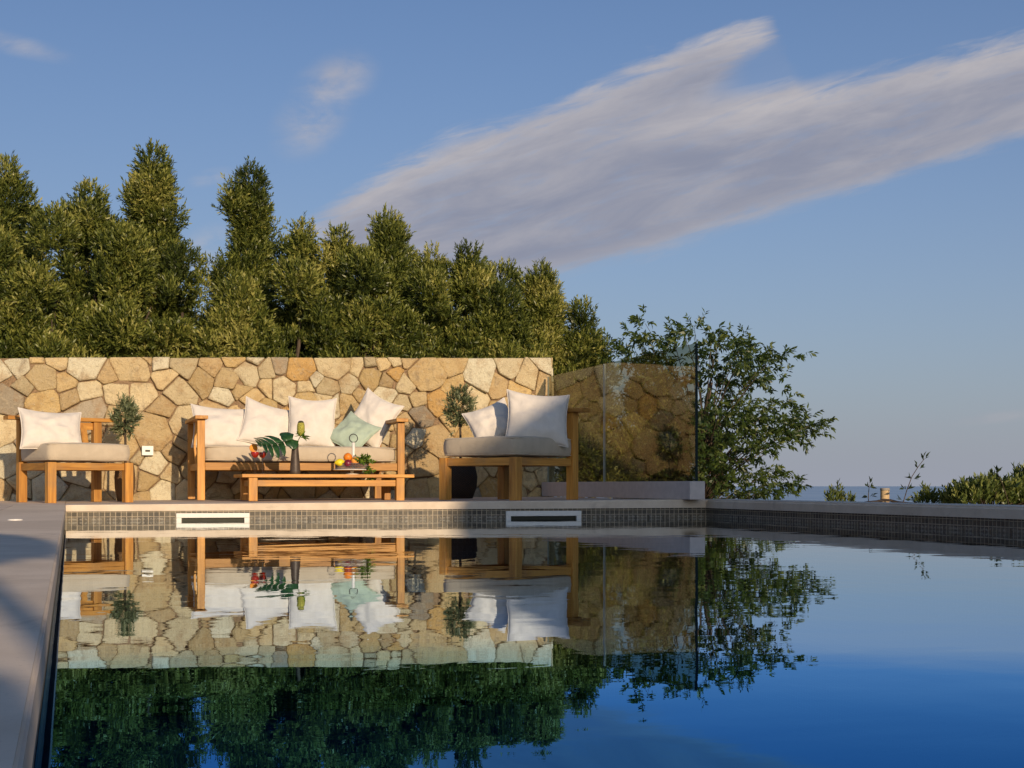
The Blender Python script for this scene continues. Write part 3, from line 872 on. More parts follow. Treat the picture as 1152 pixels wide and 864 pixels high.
def banksia(mouth):
    root = empty('banksia_flower', mouth, 0, 'yellow green banksia cone flower standing upright in the vase', 'flower')
    m = mat_simple('banksia_cone', (.34, .32, .06), .7, .2, var=.55, nscale=160, bump=.8, bd=.006)
    md = mat_simple('banksia_tip', (.06, .055, .03), .7, .2, var=.3, nscale=160, bump=.8, bd=.004)
    st = mat_simple('green_stem', (.06, .09, .03), .6, .3)
    c = at(338.5, 482, 10.99) - mouth; k = ppm(338, 11)
    h = 17.5 / k; r = 4.4 / k
    bm = bmesh.new(); lathe(bm, [(0, -h / 2), (r * .6, -h * .46), (r * .95, -h * .25), (r, 0), (r * .97, h * .2), (r * .8, h * .36)], 20, Matrix.Translation(c)); obj('cone', bm, m, root, True)
    bm = bmesh.new(); lathe(bm, [(r * .81, h * .355), (r * .6, h * .46), (r * .25, h * .5), (0, h * .505)], 20, Matrix.Translation(c)); obj('tip', bm, md, root, True)
    bm = bmesh.new(); tube(bm, bez((.004, 0, -.06), (.012, 0, .02), c - Vector((0, 0, h * .48)), 8), .0035, 6); obj('stem', bm, st, root, True)
    R = np.array([c - Vector((0, 0, h * .5))] * 7) + RNG.normal(0, .006, (7, 3)); D = np.array([[1, -.2, -.1], [.8, -.5, .1], [-.5, -.5, .4], [.6, .3, .0], [1, -.3, -.4], [-.6, -.2, .1], [.3, -.6, .3]])
    foliage('foliage', R, D, 3, .03, .055, .016, BASIL_LEAF, root, .5, 0.1, 4, tint_bias=np.full(7, .1))
banksia(VT)
# ---- cocktail glasses
RED = mat_simple('red_cocktail', (.42, .014, .008), .12, .6, var=.05, bump=0)
ORANGE = mat_simple('orange_flesh', (.85, .30, .02), .5, .4, var=.15, nscale=120)
ORANGE_PEEL = mat_simple('orange_peel', (.80, .24, .02), .45, .45, var=.08, nscale=220, bump=.4)
def cocktail(px, Y, label, slice_):
    b0 = on_table(px, Y); k = ppm(px, Y)
    root = empty('cocktail_glass', b0, 0, label, 'glass', 'red cocktails on the coffee table')
    bm = bmesh.new()
    lathe(bm, [(0, .001), (.030, .001), (.031, .003), (.012, .006), (.004, .012), (.0035, .05), (.0035, .115), (.006, .122), (.022, .135), (.034, .158), (.036, .182), (.034, .200), (.0332, .200), (.035, .182), (.033, .159), (.021, .137), (0, .126)], 28)
    obj('glass_bowl', bm, CLEAR, root, True)
    bm = bmesh.new(); lathe(bm, [(0, .1275), (.0205, .1385), (.0322, .160), (.0335, .176), (0, .176)], 28); obj('drink', bm, RED, root, True)
    if slice_:
        M = Matrix.Translation((-.012, -.008, .206)) @ Matrix.Rotation(rad(78), 4, 'X') @ Matrix.Rotation(rad(12), 4, 'Y')
        bm = bmesh.new(); lathe(bm, [(0, -.003), (.030, -.003), (.030, .003), (0, .003)], 24, M); sl = obj('orange_slice', bm, ORANGE, root)
        bm = bmesh.new(); lathe(bm, [(.0302, -.0034), (.033, -.0034), (.033, .0034), (.0302, .0034), (.0302, -.0034)], 24, M); obj('peel', bm, ORANGE_PEEL, sl)
cocktail(286.8, 10.95, 'stemmed glass of red cocktail with an orange slice on its rim', True)
cocktail(295.3, 11.02, 'stemmed glass of red cocktail without fruit, beside the dark vase', False)
# ---- cake stand
CSP = on_table(396, 11.02)
def cake_stand():
    root = empty('cake_stand', CSP, 0, 'white footed serving stand with ring handle and dark wire gallery on the table', 'cake stand')
    bm = bmesh.new(); lathe(bm, [(0, 0), (.055, 0), (.056, .004), (.016, .008), (.014, .034), (0, .036)], 24); obj('foot', bm, WHITE_METAL, root, True)
    bm = bmesh.new(); lathe(bm, [(0, .036), (.150, .036), (.153, .039), (.150, .043), (0, .043)], 40); obj('plate', bm, WHITE_METAL, root)
    bm = bmesh.new(); tube(bm, [(.012, 0, .043), (.012, 0, .262)], .0125, 14); obj('pole', bm, WHITE_METAL, root, True)
    bm = bmesh.new(); pts = [(.012 + .034 * math.cos(a), 0.004 * math.sin(a), .296 + .034 * math.sin(a)) for a in [2 * PI * i / 24 for i in range(25)]]
    tube(bm, pts, .0038, 8, False); obj('ring_handle', bm, DARK_METAL, root, True)
    bm = bmesh.new(); n = 72; r = .135
    for z, rr in ((.0455, .0025), (.068, .002), (.090, .003)):
        tube(bm, [(r * math.cos(2 * PI * i / 48), r * math.sin(2 * PI * i / 48), z) for i in range(49)], rr, 6, False)
    for i in range(n):
        a = 2 * PI * i / n
        for s_ in (1, -1):
            a2 = a + s_ * 2 * PI / n * 1.5
            tube(bm, [(r * math.cos(a), r * math.sin(a), .045), (r * math.cos(a2), r * math.sin(a2), .091)], .0016, 4)
    obj('wire_gallery', bm, mat_simple('pewter_wire', (.16, .13, .13), .5, .5, .3), root)
cake_stand()
def fruit(px, py, r, mat, name, label, Y, scale=(1, 1, 1), tipd=None):
    p = at(px, py, Y)
    bm = bmesh.new(); ball(bm, (0, 0, 0), r, 4, scale)
    for v in bm.verts:
        v.co += v.co.normalized() * mnoise.noise(v.co * 40 + Vector((px, 0, 0))) * r * .04
        if tipd is not None:
            d = v.co.normalized().dot(tipd)
            if abs(d) > .85: v.co += tipd * (d - math.copysign(.85, d)) * r * 1.6
    o = obj(name, bm, mat, None, True); o.location = p
    root = tag(o, label, name)
    st = bmesh.new(); tube(st, [(0, 0, r * .93), (0.002, 0, r * 1.08)], .0025, 6); obj('stalk', st, BARK, o)
fruit(382.3, 520.3, .030, mat_simple('lemon_skin', (.78, .62, .02), .45, .45, nscale=200, bump=.4), 'lemon', 'yellow lemon at the left of the fruit on the serving stand', 10.95, (1.22, 1, 1), Vector((1, 0, .1)).normalized())
fruit(391.5, 521.5, .032, mat_simple('plum_skin', (.16, .012, .03), .35, .5, var=.3, nscale=20), 'plum', 'dark red plum in front of the oranges on the serving stand', 10.92, (1.05, 1, 1))
fruit(391.3, 514.5, .036, mat_simple('orange_skin', (.78, .22, .015), .45, .45, nscale=200, bump=.4), 'orange', 'orange resting on top of the fruit beside the white pole', 10.98)
fruit(399.3, 518.8, .034, mat_simple('peach_skin', (.80, .33, .06), .7, .2, var=.2, nscale=18), 'peach', 'pale orange peach right of the pole near the green herb', 10.94)
def herb():
    p = at(409, 519.5, 10.93)
    root = empty('basil_sprig', p, 0, 'bright green leafy herb sprig trailing over the serving stand edge', 'herb')
    R, D = [], []
    rg = np.random.default_rng(3)
    for i in range(34):
        d = rg.normal(0, 1, 3); d[2] = abs(d[2]) * .8; d /= np.linalg.norm(d)
        R.append(d * .02 + np.array([0, 0, -.005])); D.append(d)
    for i in range(12):
        R.append(np.array([.022 + rg.normal(0, .012), -.035, -.03 - .012 * i * .5])); D.append(np.array([.3 + rg.normal(0, .4), -.6, -.7]))
    foliage('foliage', R, D, 6, .05, .032, .017, BASIL_LEAF, root, .9, .15, 9)
    bm = bmesh.new()
    for d in D[:20:2]: tube(bm, [(0, 0, -.03), Vector(d) * .05], .0015, 5)
    obj('stem', bm, mat_simple('herb_stem', (.10, .16, .03), .6, .3), root)
herb()

# ================================================================== POTTED OLIVES
def wicker(name, ca, cb):
    m, nt, out = new_mat(name); b = NB(nt)
    p = b.coords('Object'); sp = b.n('ShaderNodeSeparateXYZ'); b.l(p, sp.inputs[0])
    an = b.math('ARCTAN2', sp.outputs[1], sp.outputs[0])
    wz = b.math('SINE', b.math('MULTIPLY', sp.outputs[2], 420.)); wa = b.math('SINE', b.math('MULTIPLY', an, 34.))
    k = b.math('MULTIPLY_ADD', b.math('MULTIPLY', wz, wa), .5, .5)
    nz = b.noise(p, 60, 3)
    c = b.mix(b.math('MULTIPLY', k, b.math('ADD', nz, .4)), ca + (1,), cb + (1,))
    b.l(b.princ(c, .8, .2, 0, b.bump(k, .9, .008)), out.inputs[0]); return m
def potted_olive(px, Y, ztop_px, crown_px, crown_w, label, pot_mat, pot_r, pot_h, seed, density=1.0):
    p = at(px, 550, Y); k = ppm(px, Y); zg = zd(p.x) + .001
    root = empty('potted_olive', (p.x, Y, zg), 0, label, 'potted tree', 'small potted olive trees')
    bm = bmesh.new()
    lathe(bm, [(0, 0), (pot_r * .72, 0), (pot_r * .95, pot_h * .35), (pot_r, pot_h * .65), (pot_r * .86, pot_h), (pot_r * .78, pot_h), (pot_r * .75, pot_h * .86), (0, pot_h * .86)], 32)
    pot = obj('pot', bm, pot_mat, root, True)
    bm = bmesh.new(); lathe(bm, [(0, pot_h * .88), (pot_r * .74, pot_h * .875)], 24); obj('soil', bm, mat_simple('potting_soil', (.05, .035, .022), .95, .1), pot)
    zc = at(px, crown_px, Y).z - zg; zt = at(px, ztop_px, Y).z - zg; r = crown_w / 2 / k
    bm = bmesh.new(); rg = random.Random(seed)
    tube(bm, bez((0, 0, pot_h * .8), (.012, 0, zc * .6), (-.004, 0, zc), 8), [.013 - .0006 * i for i in range(9)], 8)
    for i in range(9):
        a = rg.uniform(0, 2 * PI); e = Vector((math.cos(a) * r * .7, math.sin(a) * r * .7, zc + rg.uniform(-.3, .8) * r))
        tube(bm, bez((0, 0, zc - r * .7), (e.x * .4, e.y * .4, zc), e, 5), [.006 - .0008 * q for q in range(6)], 5)
    obj('trunk', bm, BARK, root, True)
    rn = np.random.default_rng(seed)
    n = int(130 * density); u = rn.normal(0, 1, (n, 3)); u /= np.linalg.norm(u, axis=1, keepdims=True)
    rr = rn.uniform(.25, 1, (n, 1)) ** .6
    pts = u * rr * np.array([r * .82, r * .82, (zt - zc) * .82]) + np.array([0, 0, zc])
    foliage('crown', pts, u * .6 + np.array([0, 0, .55]) + rn.normal(0, .2, (n, 3)), 12, .062, .040, .010, OLIVE_LEAF, root, .8, 0, seed)
potted_olive(140.5, 11.75, 449, 472, 27, 'thin potted olive tree in a wicker basket between armchair and sofa', wicker('brown_wicker', (.10, .055, .025), (.36, .22, .11)), .085, .30, 4, 1.15)
potted_olive(517.5, 11.55, 432, 462, 33, 'bushy potted olive tree in a round dark basket behind the shaded armchair', wicker('black_wicker', (.025, .016, .011), (.095, .06, .04)), .155, .29, 6, 1.35)

# ================================================================== GLASS BALUSTRADE
GX = 4.46
def balustrade():
    zt = 1.306; y_a, y_b, y_c = WALL_Y - .09, 0, 9.20
    q = at(680, 500, 11.5); y_b = 11.3
    s = (680 - 576) / F; y_b = GX * (CS - SN * s) / (SN + CS * s)
    y_c = GX * (CS - SN * (790 - 576) / F) / (SN + CS * (790 - 576) / F)
    y_c = max(y_c, edge_y(GX) - .13)
    zb = .275
    pl = empty('white_plinth', (GX, (y_a + y_c) / 2, zd(GX)), 0, 'low white rendered plinth carrying the glass panels at the terrace side', 'plinth')
    box('plinth_body', (0, 0, (zb - zd(GX)) / 2 + .001), (.125, y_a - y_c + .03, zb - zd(GX)), PLASTER, pl, bevel=.006)
    for (a, b_, lab) in ((y_b + .006, y_a, 'frameless clear glass panel next to the end of the stone wall'), (y_c, y_b - .006, 'frameless clear glass panel nearest the pool, with dark front edge')):
        g = empty('glass_panel', (GX, (a + b_) / 2, zb + .0015), 0, lab, 'glass panel', 'frameless glass panels on the white plinth')
        h = zt - zb
        box('pane', (0, 0, h / 2), (.012, b_ - a - .010, h), GLASS, g, bevel=0)
        for sy in (-1, 1):
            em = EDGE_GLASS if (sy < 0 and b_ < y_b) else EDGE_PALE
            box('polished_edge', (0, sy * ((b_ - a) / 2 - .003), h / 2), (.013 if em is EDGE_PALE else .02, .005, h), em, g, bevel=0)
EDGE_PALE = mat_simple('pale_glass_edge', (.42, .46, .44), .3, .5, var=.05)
balustrade()

# ================================================================== POOL FITTINGS
def skimmer(x0, x1, ytop, label):
    Y = edge_y(at((x0 + x1) / 2, 580, 9.6).x)
    a, c = at(x0, ytop, Y), at(x1, ytop, Y)
    ya, yc = edge_y(a.x), edge_y(c.x)
    a, c = at(x0, ytop, ya), at(x1, ytop, yc)
    ctr = (a + c) / 2; w = (c - a).length; rz = math.atan2(c.y - a.y, c.x - a.x)
    root = empty('pool_skimmer', (ctr.x, ctr.y - .012, 0), rz, label, 'skimmer', 'white skimmer frames at the far waterline')
    zt = ctr.z; zi = .019; zb = -.10
    bm = bmesh.new()
    add_box(bm, (0, 0, (zt + zi) / 2), (w, .024, zt - zi), None, .004)
    add_box(bm, (0, 0, zb), (w, .024, .05), None, .004)
    for s_ in (-1, 1): add_box(bm, (s_ * (w / 2 - .0185), .0005, (zi + zb) / 2), (.036, .023, zi - zb), None, .003)
    obj('frame', bm, WHITE_PLASTIC, root)
    box('opening', (0, .011, (zi + zb) / 2), (w - .08, .004, zi - zb + .01), BLACK_SLOT, root, bevel=0)
skimmer(198, 280.5, 577.2, 'white skimmer frame in the sunlit tiles below the coffee table')
skimmer(568.5, 653, 574.8, 'white skimmer frame in the shaded tiles below the right armchair')
def deck_light():
    p = at(17, 585.5, 5.3); D = .1385 * F / 40
    s = (17 - 576) / F; p = Vector((D * (SN + CS * s), D * (CS - SN * s), .1105))
    root = empty('deck_light', p, 0, 'small round white light set flush into the left deck', 'light')
    bm = bmesh.new(); lathe(bm, [(.028, 0), (.028, .004), (.024, .005), (.022, .003)], 24); obj('rim', bm, WHITE_METAL, root, True)
    bm = bmesh.new(); lathe(bm, [(.0215, .003), (0, .004)], 24); obj('lens', bm, WHITE_PLASTIC, root)
deck_light()

# ================================================================== TREES BEHIND THE WALL
TREES = [
 # cx, top, halfwidth, Y, shape, label
 (6, 186, 52, 14.3, 'tall', 'tall olive tree cut by the left picture edge, rising above the wall'),
 (98, 213, 54, 14.5, 'tall', 'olive tree with flat broad top, second from the left above the wall'),
 (170, 172, 58, 14.4, 'tall', 'tallest olive tree with a pointed narrow top above the left armchair'),
 (-8, 268, 70, 13.7, 'bush', 'low dense olive bush at the far left behind the wall'),
 (60, 244, 62, 13.6, 'bush', 'rounded low olive bush above the left armchair pillow'),
 (140, 262, 74, 13.7, 'bush', 'broad bright olive bush below the tallest tree'),
 (206, 284, 52, 13.9, 'bush', 'olive bush directly left of the gap of sky above the sofa'),
 (279, 193, 56, 14.3, 'tall', 'slender free standing olive tree right of the gap of sky'),
 (268, 318, 54, 13.6, 'bush', 'low olive bush at the foot of the slender tree'),
 (338, 256, 40, 14.2, 'tall', 'narrow olive tree above the middle of the sofa, twin topped'),
 (378, 262, 42, 14.1, 'tall', 'narrow olive tree above the right sofa end'),
 (334, 300, 60, 13.6, 'bush', 'wide low olive bush behind the wall above the sofa'),
 (432, 247, 58, 14.0, 'tall', 'full olive tree with a knobbly top above the sofa right arm'),
 (408, 290, 60, 13.6, 'bush', 'dark low olive bush below the knobbly topped tree'),
 (484, 288, 32, 14.0, 'tall', 'small olive tree between the knobbly topped one and the pointed one'),
 (526, 282, 48, 13.9, 'tall', 'pointed olive tree above the bushy potted olive'),
 (482, 312, 56, 13.6, 'bush', 'yellowish low olive bush above the bushy potted olive'),
 (606, 305, 50, 13.9, 'tall', 'feathery olive tree above the end of the stone wall'),
 (562, 326, 60, 13.7, 'bush', 'low bright olive bush above the shaded armchair'),
 (652, 345, 46, 13.8, 'tall', 'last olive tree of the row, beyond the wall end'),
 (24, 238, 84, 15.2, 'bush', 'dense olive further back filling behind the two leftmost tall trees'),
 (118, 252, 90, 15.2, 'bush', 'dense olive further back between the flat topped and the tallest tree'),
 (322, 274, 76, 15.2, 'bush', 'dense olive further back right of the slender tree'),
 (446, 282, 74, 15.1, 'bush', 'dense olive further back behind the knobbly topped tree'),
 (562, 302, 66, 15.0, 'bush', 'dense olive further back between the pointed and the feathery tree'),
]
LEAFCOUNT = 0
def hedge_tree(i, cx, top, hw, Y, shape, label, zb=.75):
    global LEAFCOUNT
    rn = np.random.default_rng(100 + i)
    pt = at(cx, top, Y); k = ppm(cx, Y); W = hw / k; H = pt.z - zb
    root = empty('olive_tree', (pt.x, Y, .2), 0, label, 'tree', 'olive trees behind the stone wall' if i < 30 else 'bushes behind the glass panels')
    lob = []
    if shape == 'tall':
        n = 17
        for j in range(n):
            t = (j + .5) / n
            prof = 1.0 if t < .5 else max(.22, 1.0 - (t - .5) ** 1.3 * 1.9)
            r = W * rn.uniform(.30, .46) * (.45 + .6 * prof); r = min(r, H * .2)
            a = rn.uniform(0, 2 * PI); off = W * prof * rn.uniform(.35, .72)
            z = zb - .1 + H * t * .93
            lob.append(((math.cos(a) * off, math.sin(a) * off * .7, z), (r, r * .9, r * rn.uniform(1.0, 1.35))))
            if j % 2 == 0: lob.append(((rn.normal(0, .12) * W, rn.normal(0, .1) * W, z), (r, r, r * 1.2)))
        for t in (.08, .26, .44, .60): lob.append(((rn.normal(0, .08) * W, .05, zb + H * t), (W * (.72 - .35 * t), W * .5, H * .15)))
        lob.append(((W * .05, 0, pt.z - W * .34), (W * .24, W * .24, W * .34), True))
        lob.append(((W * .05, 0, pt.z - W * .85), (W * .30, W * .28, W * .5), True))
        for q in range(7):
            a = rn.uniform(0, 2 * PI); zt = pt.z - W * rn.uniform(.6, 1.6)
            lob.append(((math.cos(a) * W * rn.uniform(.2, .6), math.sin(a) * W * .3, zt), (W * .11, W * .11, W * .30)))
    else:
        n = 20
        for j in range(n):
            a = rn.uniform(0, 2 * PI); rr = math.sqrt(rn.random()) * .8
            x = math.cos(a) * rr * W; t = rn.uniform(.1, .95) * math.sqrt(max(.05, 1 - rr * rr * .8))
            z = zb + H * t * .8
            r = W * rn.uniform(.20, .36); r = min(r, H * .36)
            lob.append(((x, math.sin(a) * rr * W * .5, z), (r, r * .85, r * rn.uniform(.85, 1.25))))
        lob.append(((0, 0, pt.z - W * .36), (W * .34, W * .3, W * .34), True))
        for x in (-.5, 0, .5): lob.append(((x * W, .1, zb + H * .3), (W * .36, W * .3, H * .3)))
        for q in range(8):
            x = rn.uniform(-.8, .8) * W
            lob.append(((x, -.1, zb + H * (.93 - .45 * abs(x / W)) * rn.uniform(.8, 1.02)), (W * .09, W * .09, W * .24)))
    lob = [((l[0][0], l[0][1], l[0][2] - .2),) + tuple(l[1:]) for l in lob]
    R, D, T = lobes_to_twigs(lob, 620, rn, .55, 2.7, True, -.20, i * 7.3)
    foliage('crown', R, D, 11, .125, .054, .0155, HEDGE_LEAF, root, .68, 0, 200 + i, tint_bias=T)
    LEAFCOUNT += len(R) * 11
    trunk_mesh('trunk', (0, 0, -.25), (W * .05, .15, pt.z - .2 - H * .32), .055, .015, root, 6, i, W * .5)
for i, t in enumerate(TREES): hedge_tree(i, *t)
open('/tmp/lc','w').write(str(LEAFCOUNT))

hedge_tree(31, 734, 424, 78, 14.0, 'bush', 'bush seen through the glass panels below the leafy tree crown', -.25)
hedge_tree(32, 668, 440, 44, 13.9, 'bush', 'low bush beyond the wall end, seen through the rear glass panel', .1)
# ---- broad leaved tree beyond the glass
def broad_tree():
    Y0 = 13.2
    base = at(790, 600, Y0); base.z = -.5
    root = empty('leafy_tree', (base.x, Y0, 0), 0, 'loose dark green broad leaved tree beyond the glass at the right', 'tree')
    o = Vector((base.x, Y0, 0))
    CL = [(697, 392), (714, 384), (726, 364), (730, 382), (748, 392), (757, 380), (768, 372), (781, 368), (760, 412), (742, 408), (722, 410), (706, 420), (735, 432), (766, 440), (780, 428),
          (800, 380), (810, 379), (803, 393), (832, 394), (822, 402), (836, 400), (828, 411), (868, 408), (876, 404), (856, 420), (846, 428), (808, 420), (818, 433), (806, 446), (822, 462),
          (876, 455), (884, 450), (860, 468), (846, 474), (826, 474), (808, 466), (848, 486), (870, 478), (886, 482), (904, 474), (912, 470), (928, 480), (936, 479), (916, 490), (892, 492), (874, 498), (852, 500), (830, 496), (810, 490),
          (824, 510), (808, 508), (800, 500), (790, 478), (776, 468), (764, 492), (778, 512), (806, 524), (792, 534), (812, 540), (838, 536), (870, 534), (886, 542), (900, 549), (876, 552), (850, 553), (826, 553), (806, 555), (786, 550)]
    rn = np.random.default_rng(77); R, D = [], []
    bm = bmesh.new()
    tube(bm, bez(base - o, Vector((-.05, .1, .4)), at(800, 430, Y0) - o, 10), [.075 - .0055 * i for i in range(11)], 8)
    tr = bez(base - o, Vector((-.05, .1, .4)), at(800, 430, Y0) - o, 20)
    for (x, y) in CL:
        if x > 850: x = x - (x - 850) * .30
        yy = Y0 + rn.uniform(-.75, .75)
        c = at(x, y, yy) - o
        # limb from the nearest lower trunk point
        t = min(19, max(4, int(20 * (1 - (y - 360) / 230) * .75)))
        p = tr[t]
        e = c
        mid = (p + e) / 2 + Vector((rn.normal(0, .05), rn.normal(0, .05), .10))
        tube(bm, bez(p, mid, e, 6), [.010 - .0013 * q for q in range(7)], 5)
        out = Vector((c.x - p.x, c.y - p.y, 0)); out = out.normalized() if out.length > .01 else Vector((1, 0, 0))
        edge = x > 860 or y < 390
        for j in range(11 if edge else 20):
            sp = .085 if edge else .125
            R.append(np.array(c) + rn.normal(0, sp, 3) * np.array([1.1, 1.6, .6]))
            D.append(np.array(out) * .6 + rn.normal(0, .5, 3) + np.array([0, 0, .05]))
    obj('trunk', bm, BARK, root, True)
    foliage('crown', R, D, 10, .125, .070, .026, BROAD_LEAF, root, .8, .35, 78)
broad_tree()

# ---- plants and small things beyond the right coping
def shrub(name, label, cx, cy, hw, hh, Y, n, L, W, mat, seed, up=.7, twig=.12, spread=.55, nleaf=9, zroot=None, group=None, cat='shrub'):
    p = at(cx, cy + hh, Y); k = ppm(cx, Y); rn = np.random.default_rng(seed)
    root = empty(name, p, 0, label, cat, group)
    R, D = [], []
    for i in range(n):
        u = rn.uniform(-1, 1); h = math.sqrt(max(0, 1 - u * u)) * rn.uniform(.15, 1.0)
        v = rn.uniform(-1, 1)
        h *= .75 + .35 * mnoise.noise(Vector((u * 3 + seed, v * 2, 0)))
        R.append((u * hw / k, v * hw / k * .5, h * 2 * hh / k * .85)); D.append((u * (1 - up), v * (1 - up), up + .1))
    foliage('foliage', R, D, nleaf, twig, L, W, mat, root, spread, 0, seed)
    bm = bmesh.new()
    for r in R[::6]: tube(bm, bez((r[0] * .4, r[1] * .4, -.12), (r[0] * .5, r[1] * .5, r[2] * .4), r, 4), .004, 5)
    obj('stem', bm, BARK, root)
shrub('coastal_shrub', 'sunlit yellow green shrub mound at the right picture edge beyond the coping', 1112, 555, 46, 18, 9.6, 520, .055, .022, SHRUB_LEAF, 41, .75, .10)
shrub('coastal_shrub', 'taller pale shrub cut by the right picture edge', 1160, 546, 22, 30, 9.9, 380, .055, .02, SHRUB_LEAF, 42, .8, .12)
shrub('coastal_plant', 'small grey green plant right of the leaning sapling', 1043, 561, 10, 9, 10.0, 46, .05, .017, SHRUB_LEAF, 43, .7, .08)
shrub('coastal_plant', 'small pale weed nearest the leafy tree beyond the coping', 940, 560.5, 8, 9, 11.0, 30, .05, .014, SHRUB_LEAF, 44, .8, .09)
shrub('coastal_plant', 'tiny pale tuft between the weed and the tan post', 957, 564, 5, 4, 11.0, 16, .04, .012, SHRUB_LEAF, 45, .7, .06)
shrub('shaded_bush', 'dark bush in the shade behind the glass panels', 702, 524, 36, 24, 14.3, 420, .06, .028, DARK_LEAF, 46, .45, .13)
def sapling(pts, Y, leaves, label, L, W, seed):
    P = [at(x, y, Y) for x, y in pts]
    root = empty('sapling', P[0], 0, label, 'sapling', 'thin dark saplings beyond the coping')
    o = P[0]; bm = bmesh.new()
    tube(bm, [p - o for p in P], [.0045 * (1 - .6 * i / len(P)) for i in range(len(P))], 6); obj('stem', bm, BARK, root, True)
    R, D = [], []
    for (x, y, dx, dz) in leaves:
        R.append(np.array(at(x, y, Y) - o)); D.append(np.array([dx, -.2, dz]))
    foliage('foliage', R, D, 3, .03, L, W, DARK_LEAF, root, .55, 0, seed)
sapling([(1012, 574), (1016, 566), (1020, 552), (1026, 536), (1033, 525), (1040, 516)], 9.7,
        [(1020, 551, -1, .4), (1020, 551, .8, .5), (1026, 539, -.8, .6), (1027, 539, .9, .4), (1033, 527, -.6, .7), (1034, 528, .6, .5), (1039, 519, -.3, 1), (1040, 517, .6, .9), (1017, 562, .8, .2), (1016, 564, -.7, .4)], 'tall leaning sapling with paired dark leaves right of the tan post', .062, .02, 51)
sapling([(977, 573), (977, 566), (977, 556), (978, 545)], 10.2, [(977, 560, -.9, .3), (978, 559, .8, .3), (978, 549, -.7, .7), (978, 549, .8, .4), (978, 545, .2, 1)], 'short dark leaved seedling left of the tan post', .055, .022, 52)
sapling([(1061, 574), (1061, 565), (1061, 556), (1063, 549)], 9.8, [(1061, 558, -.2, .5), (1061, 560, .3, .2), (1062, 551, -.5, .8), (1064, 550, .8, .8)], 'tiny two leaved seedling between small plant and shrub mound', .05, .016, 53)
sapling([(1136, 572), (1133, 560), (1128, 545), (1122, 532)], 9.4, [(1132, 549, 1, .5), (1127, 541, .8, .5), (1126, 540, -.7, .7), (1122, 533, -.4, 1), (1122, 533, .5, 1), (1120, 535, -.8, .6), (1138, 547, .9, .3)], 'dark leafy shoot sticking up out of the shrub mound', .06, .024, 54)
def tan_post():
    p = at(995.5, 568, 9.9); k = ppm(995, 9.9)
    root = empty('bollard', p, 0, 'short tan cylindrical bollard standing beyond the right coping', 'bollard')
    m = mat_simple('tan_render', (.50, .36, .20), .8, .2, var=.12, nscale=30, bump=.3)
    r = 5.3 / k; h = 19 / k
    bm = bmesh.new(); lathe(bm, [(r * .94, -.25), (r * .94, h - .012)], 28); obj('body', bm, m, root, True)
    bm = bmesh.new(); lathe(bm, [(0, h), (r * .9, h), (r, h - .006), (r, h - .02), (r * .95, h - .021)], 28); obj('cap', bm, mat_simple('grey_cap', (.30, .27, .23), .6, .3), root, True)
tan_post()
def hose():
    P = [at(x, y, 9.75) for x, y in ((966, 567), (976, 565.2), (986, 564.3), (994, 562.5), (1002, 563), (1010, 565.2), (1022, 566.4), (1032, 567))]
    bm = bmesh.new(); tube(bm, P, .011, 8)
    tag(obj('garden_hose', bm, mat_simple('black_rubber', (.03, .02, .016), .6, .3), None, True), 'dark brown hose looped around the tan bollard', 'hose')
hose()

# ================================================================== BEHIND THE CAMERA: unseen casters added for the shade
def shade_house():  # unseen house, gable outline fitted to the diagonal shade edge
    Yh = -9.5
    def up(pt):
        t = (pt.y - Yh) / SD.y; return pt - SD * t
    p1 = at(514, 570, 9.55); p2 = at(587, 490, 10.1); p3 = at(631, 461, 10.2); pL = at(507, 548, 10.38)
    q1, qL, q2, q3 = [up(p) for p in (p1, pL, p2, p3)]
    print('house outline', q1, qL, q2, q3)
    q2.z += .14; q3.z += .14
    eave = Vector((q2.x - .52, Yh, q2.z - .36)); slope = (q3.z - q2.z) / (q3.x - q2.x)
    slope = max(.5, min(.8, slope)); hwid = 1.7
    ex, ez = eave.x, q2.z - slope * (q2.x - eave.x)
    rx, rz = ex + hwid, ez + slope * hwid
    root = empty('villa', (rx, Yh, 0), 0, 'unseen pale villa behind the pool end, gable shaped to cast the shade', 'house')
    wx = hwid - .30; dep = 9.0
    zw = ez - .15 + slope * .30
    V = []
    for y in (-.25, -dep):
        V += [(-wx, y, .05), (wx, y, .05), (wx, y, zw), (0, y, rz - .22), (-wx, y, zw)]
    meshobj('walls', V, [(0, 1, 2, 3, 4), (9, 8, 7, 6, 5), (0, 5, 6, 1), (1, 6, 7, 2), (4, 9, 5, 0)], PLASTER, root)
    rt = mat_simple('roof_tile', (.36, .15, .08), .85, .2, var=.3, nscale=8, bump=.5, bd=.02)
    th = .14
    V = []
    for y in (0, -dep - .25):
        V += [(-hwid, y, ez), (0, y, rz), (hwid, y, ez), (hwid, y, ez - th), (0, y, rz - th), (-hwid, y, ez - th)]
    meshobj('roof', V, [(0, 1, 4, 5), (1, 2, 3, 4), (11, 10, 7, 6), (10, 9, 8, 7), (0, 6, 7, 1), (1, 7, 8, 2), (5, 4, 10, 11), (4, 3, 9, 10), (0, 5, 11, 6), (2, 8, 9, 3)], rt, root)
    wf = mat_simple('window_frame', (.6, .58, .54), .5, .4); wg = mat_simple('window_glass', (.03, .04, .05), .08, .7, var=.05, bump=0)
    for x, z, w, h in ((-1.4, 1.15, 1.3, 2.1), (1.2, 1.5, 1.2, 1.2)):
        f = box('window', (x, -.22, z), (w, .06, h), wf, root); box('glazing', (x, -.185, z), (w - .16, .012, h - .16), wg, f)
shade_house()
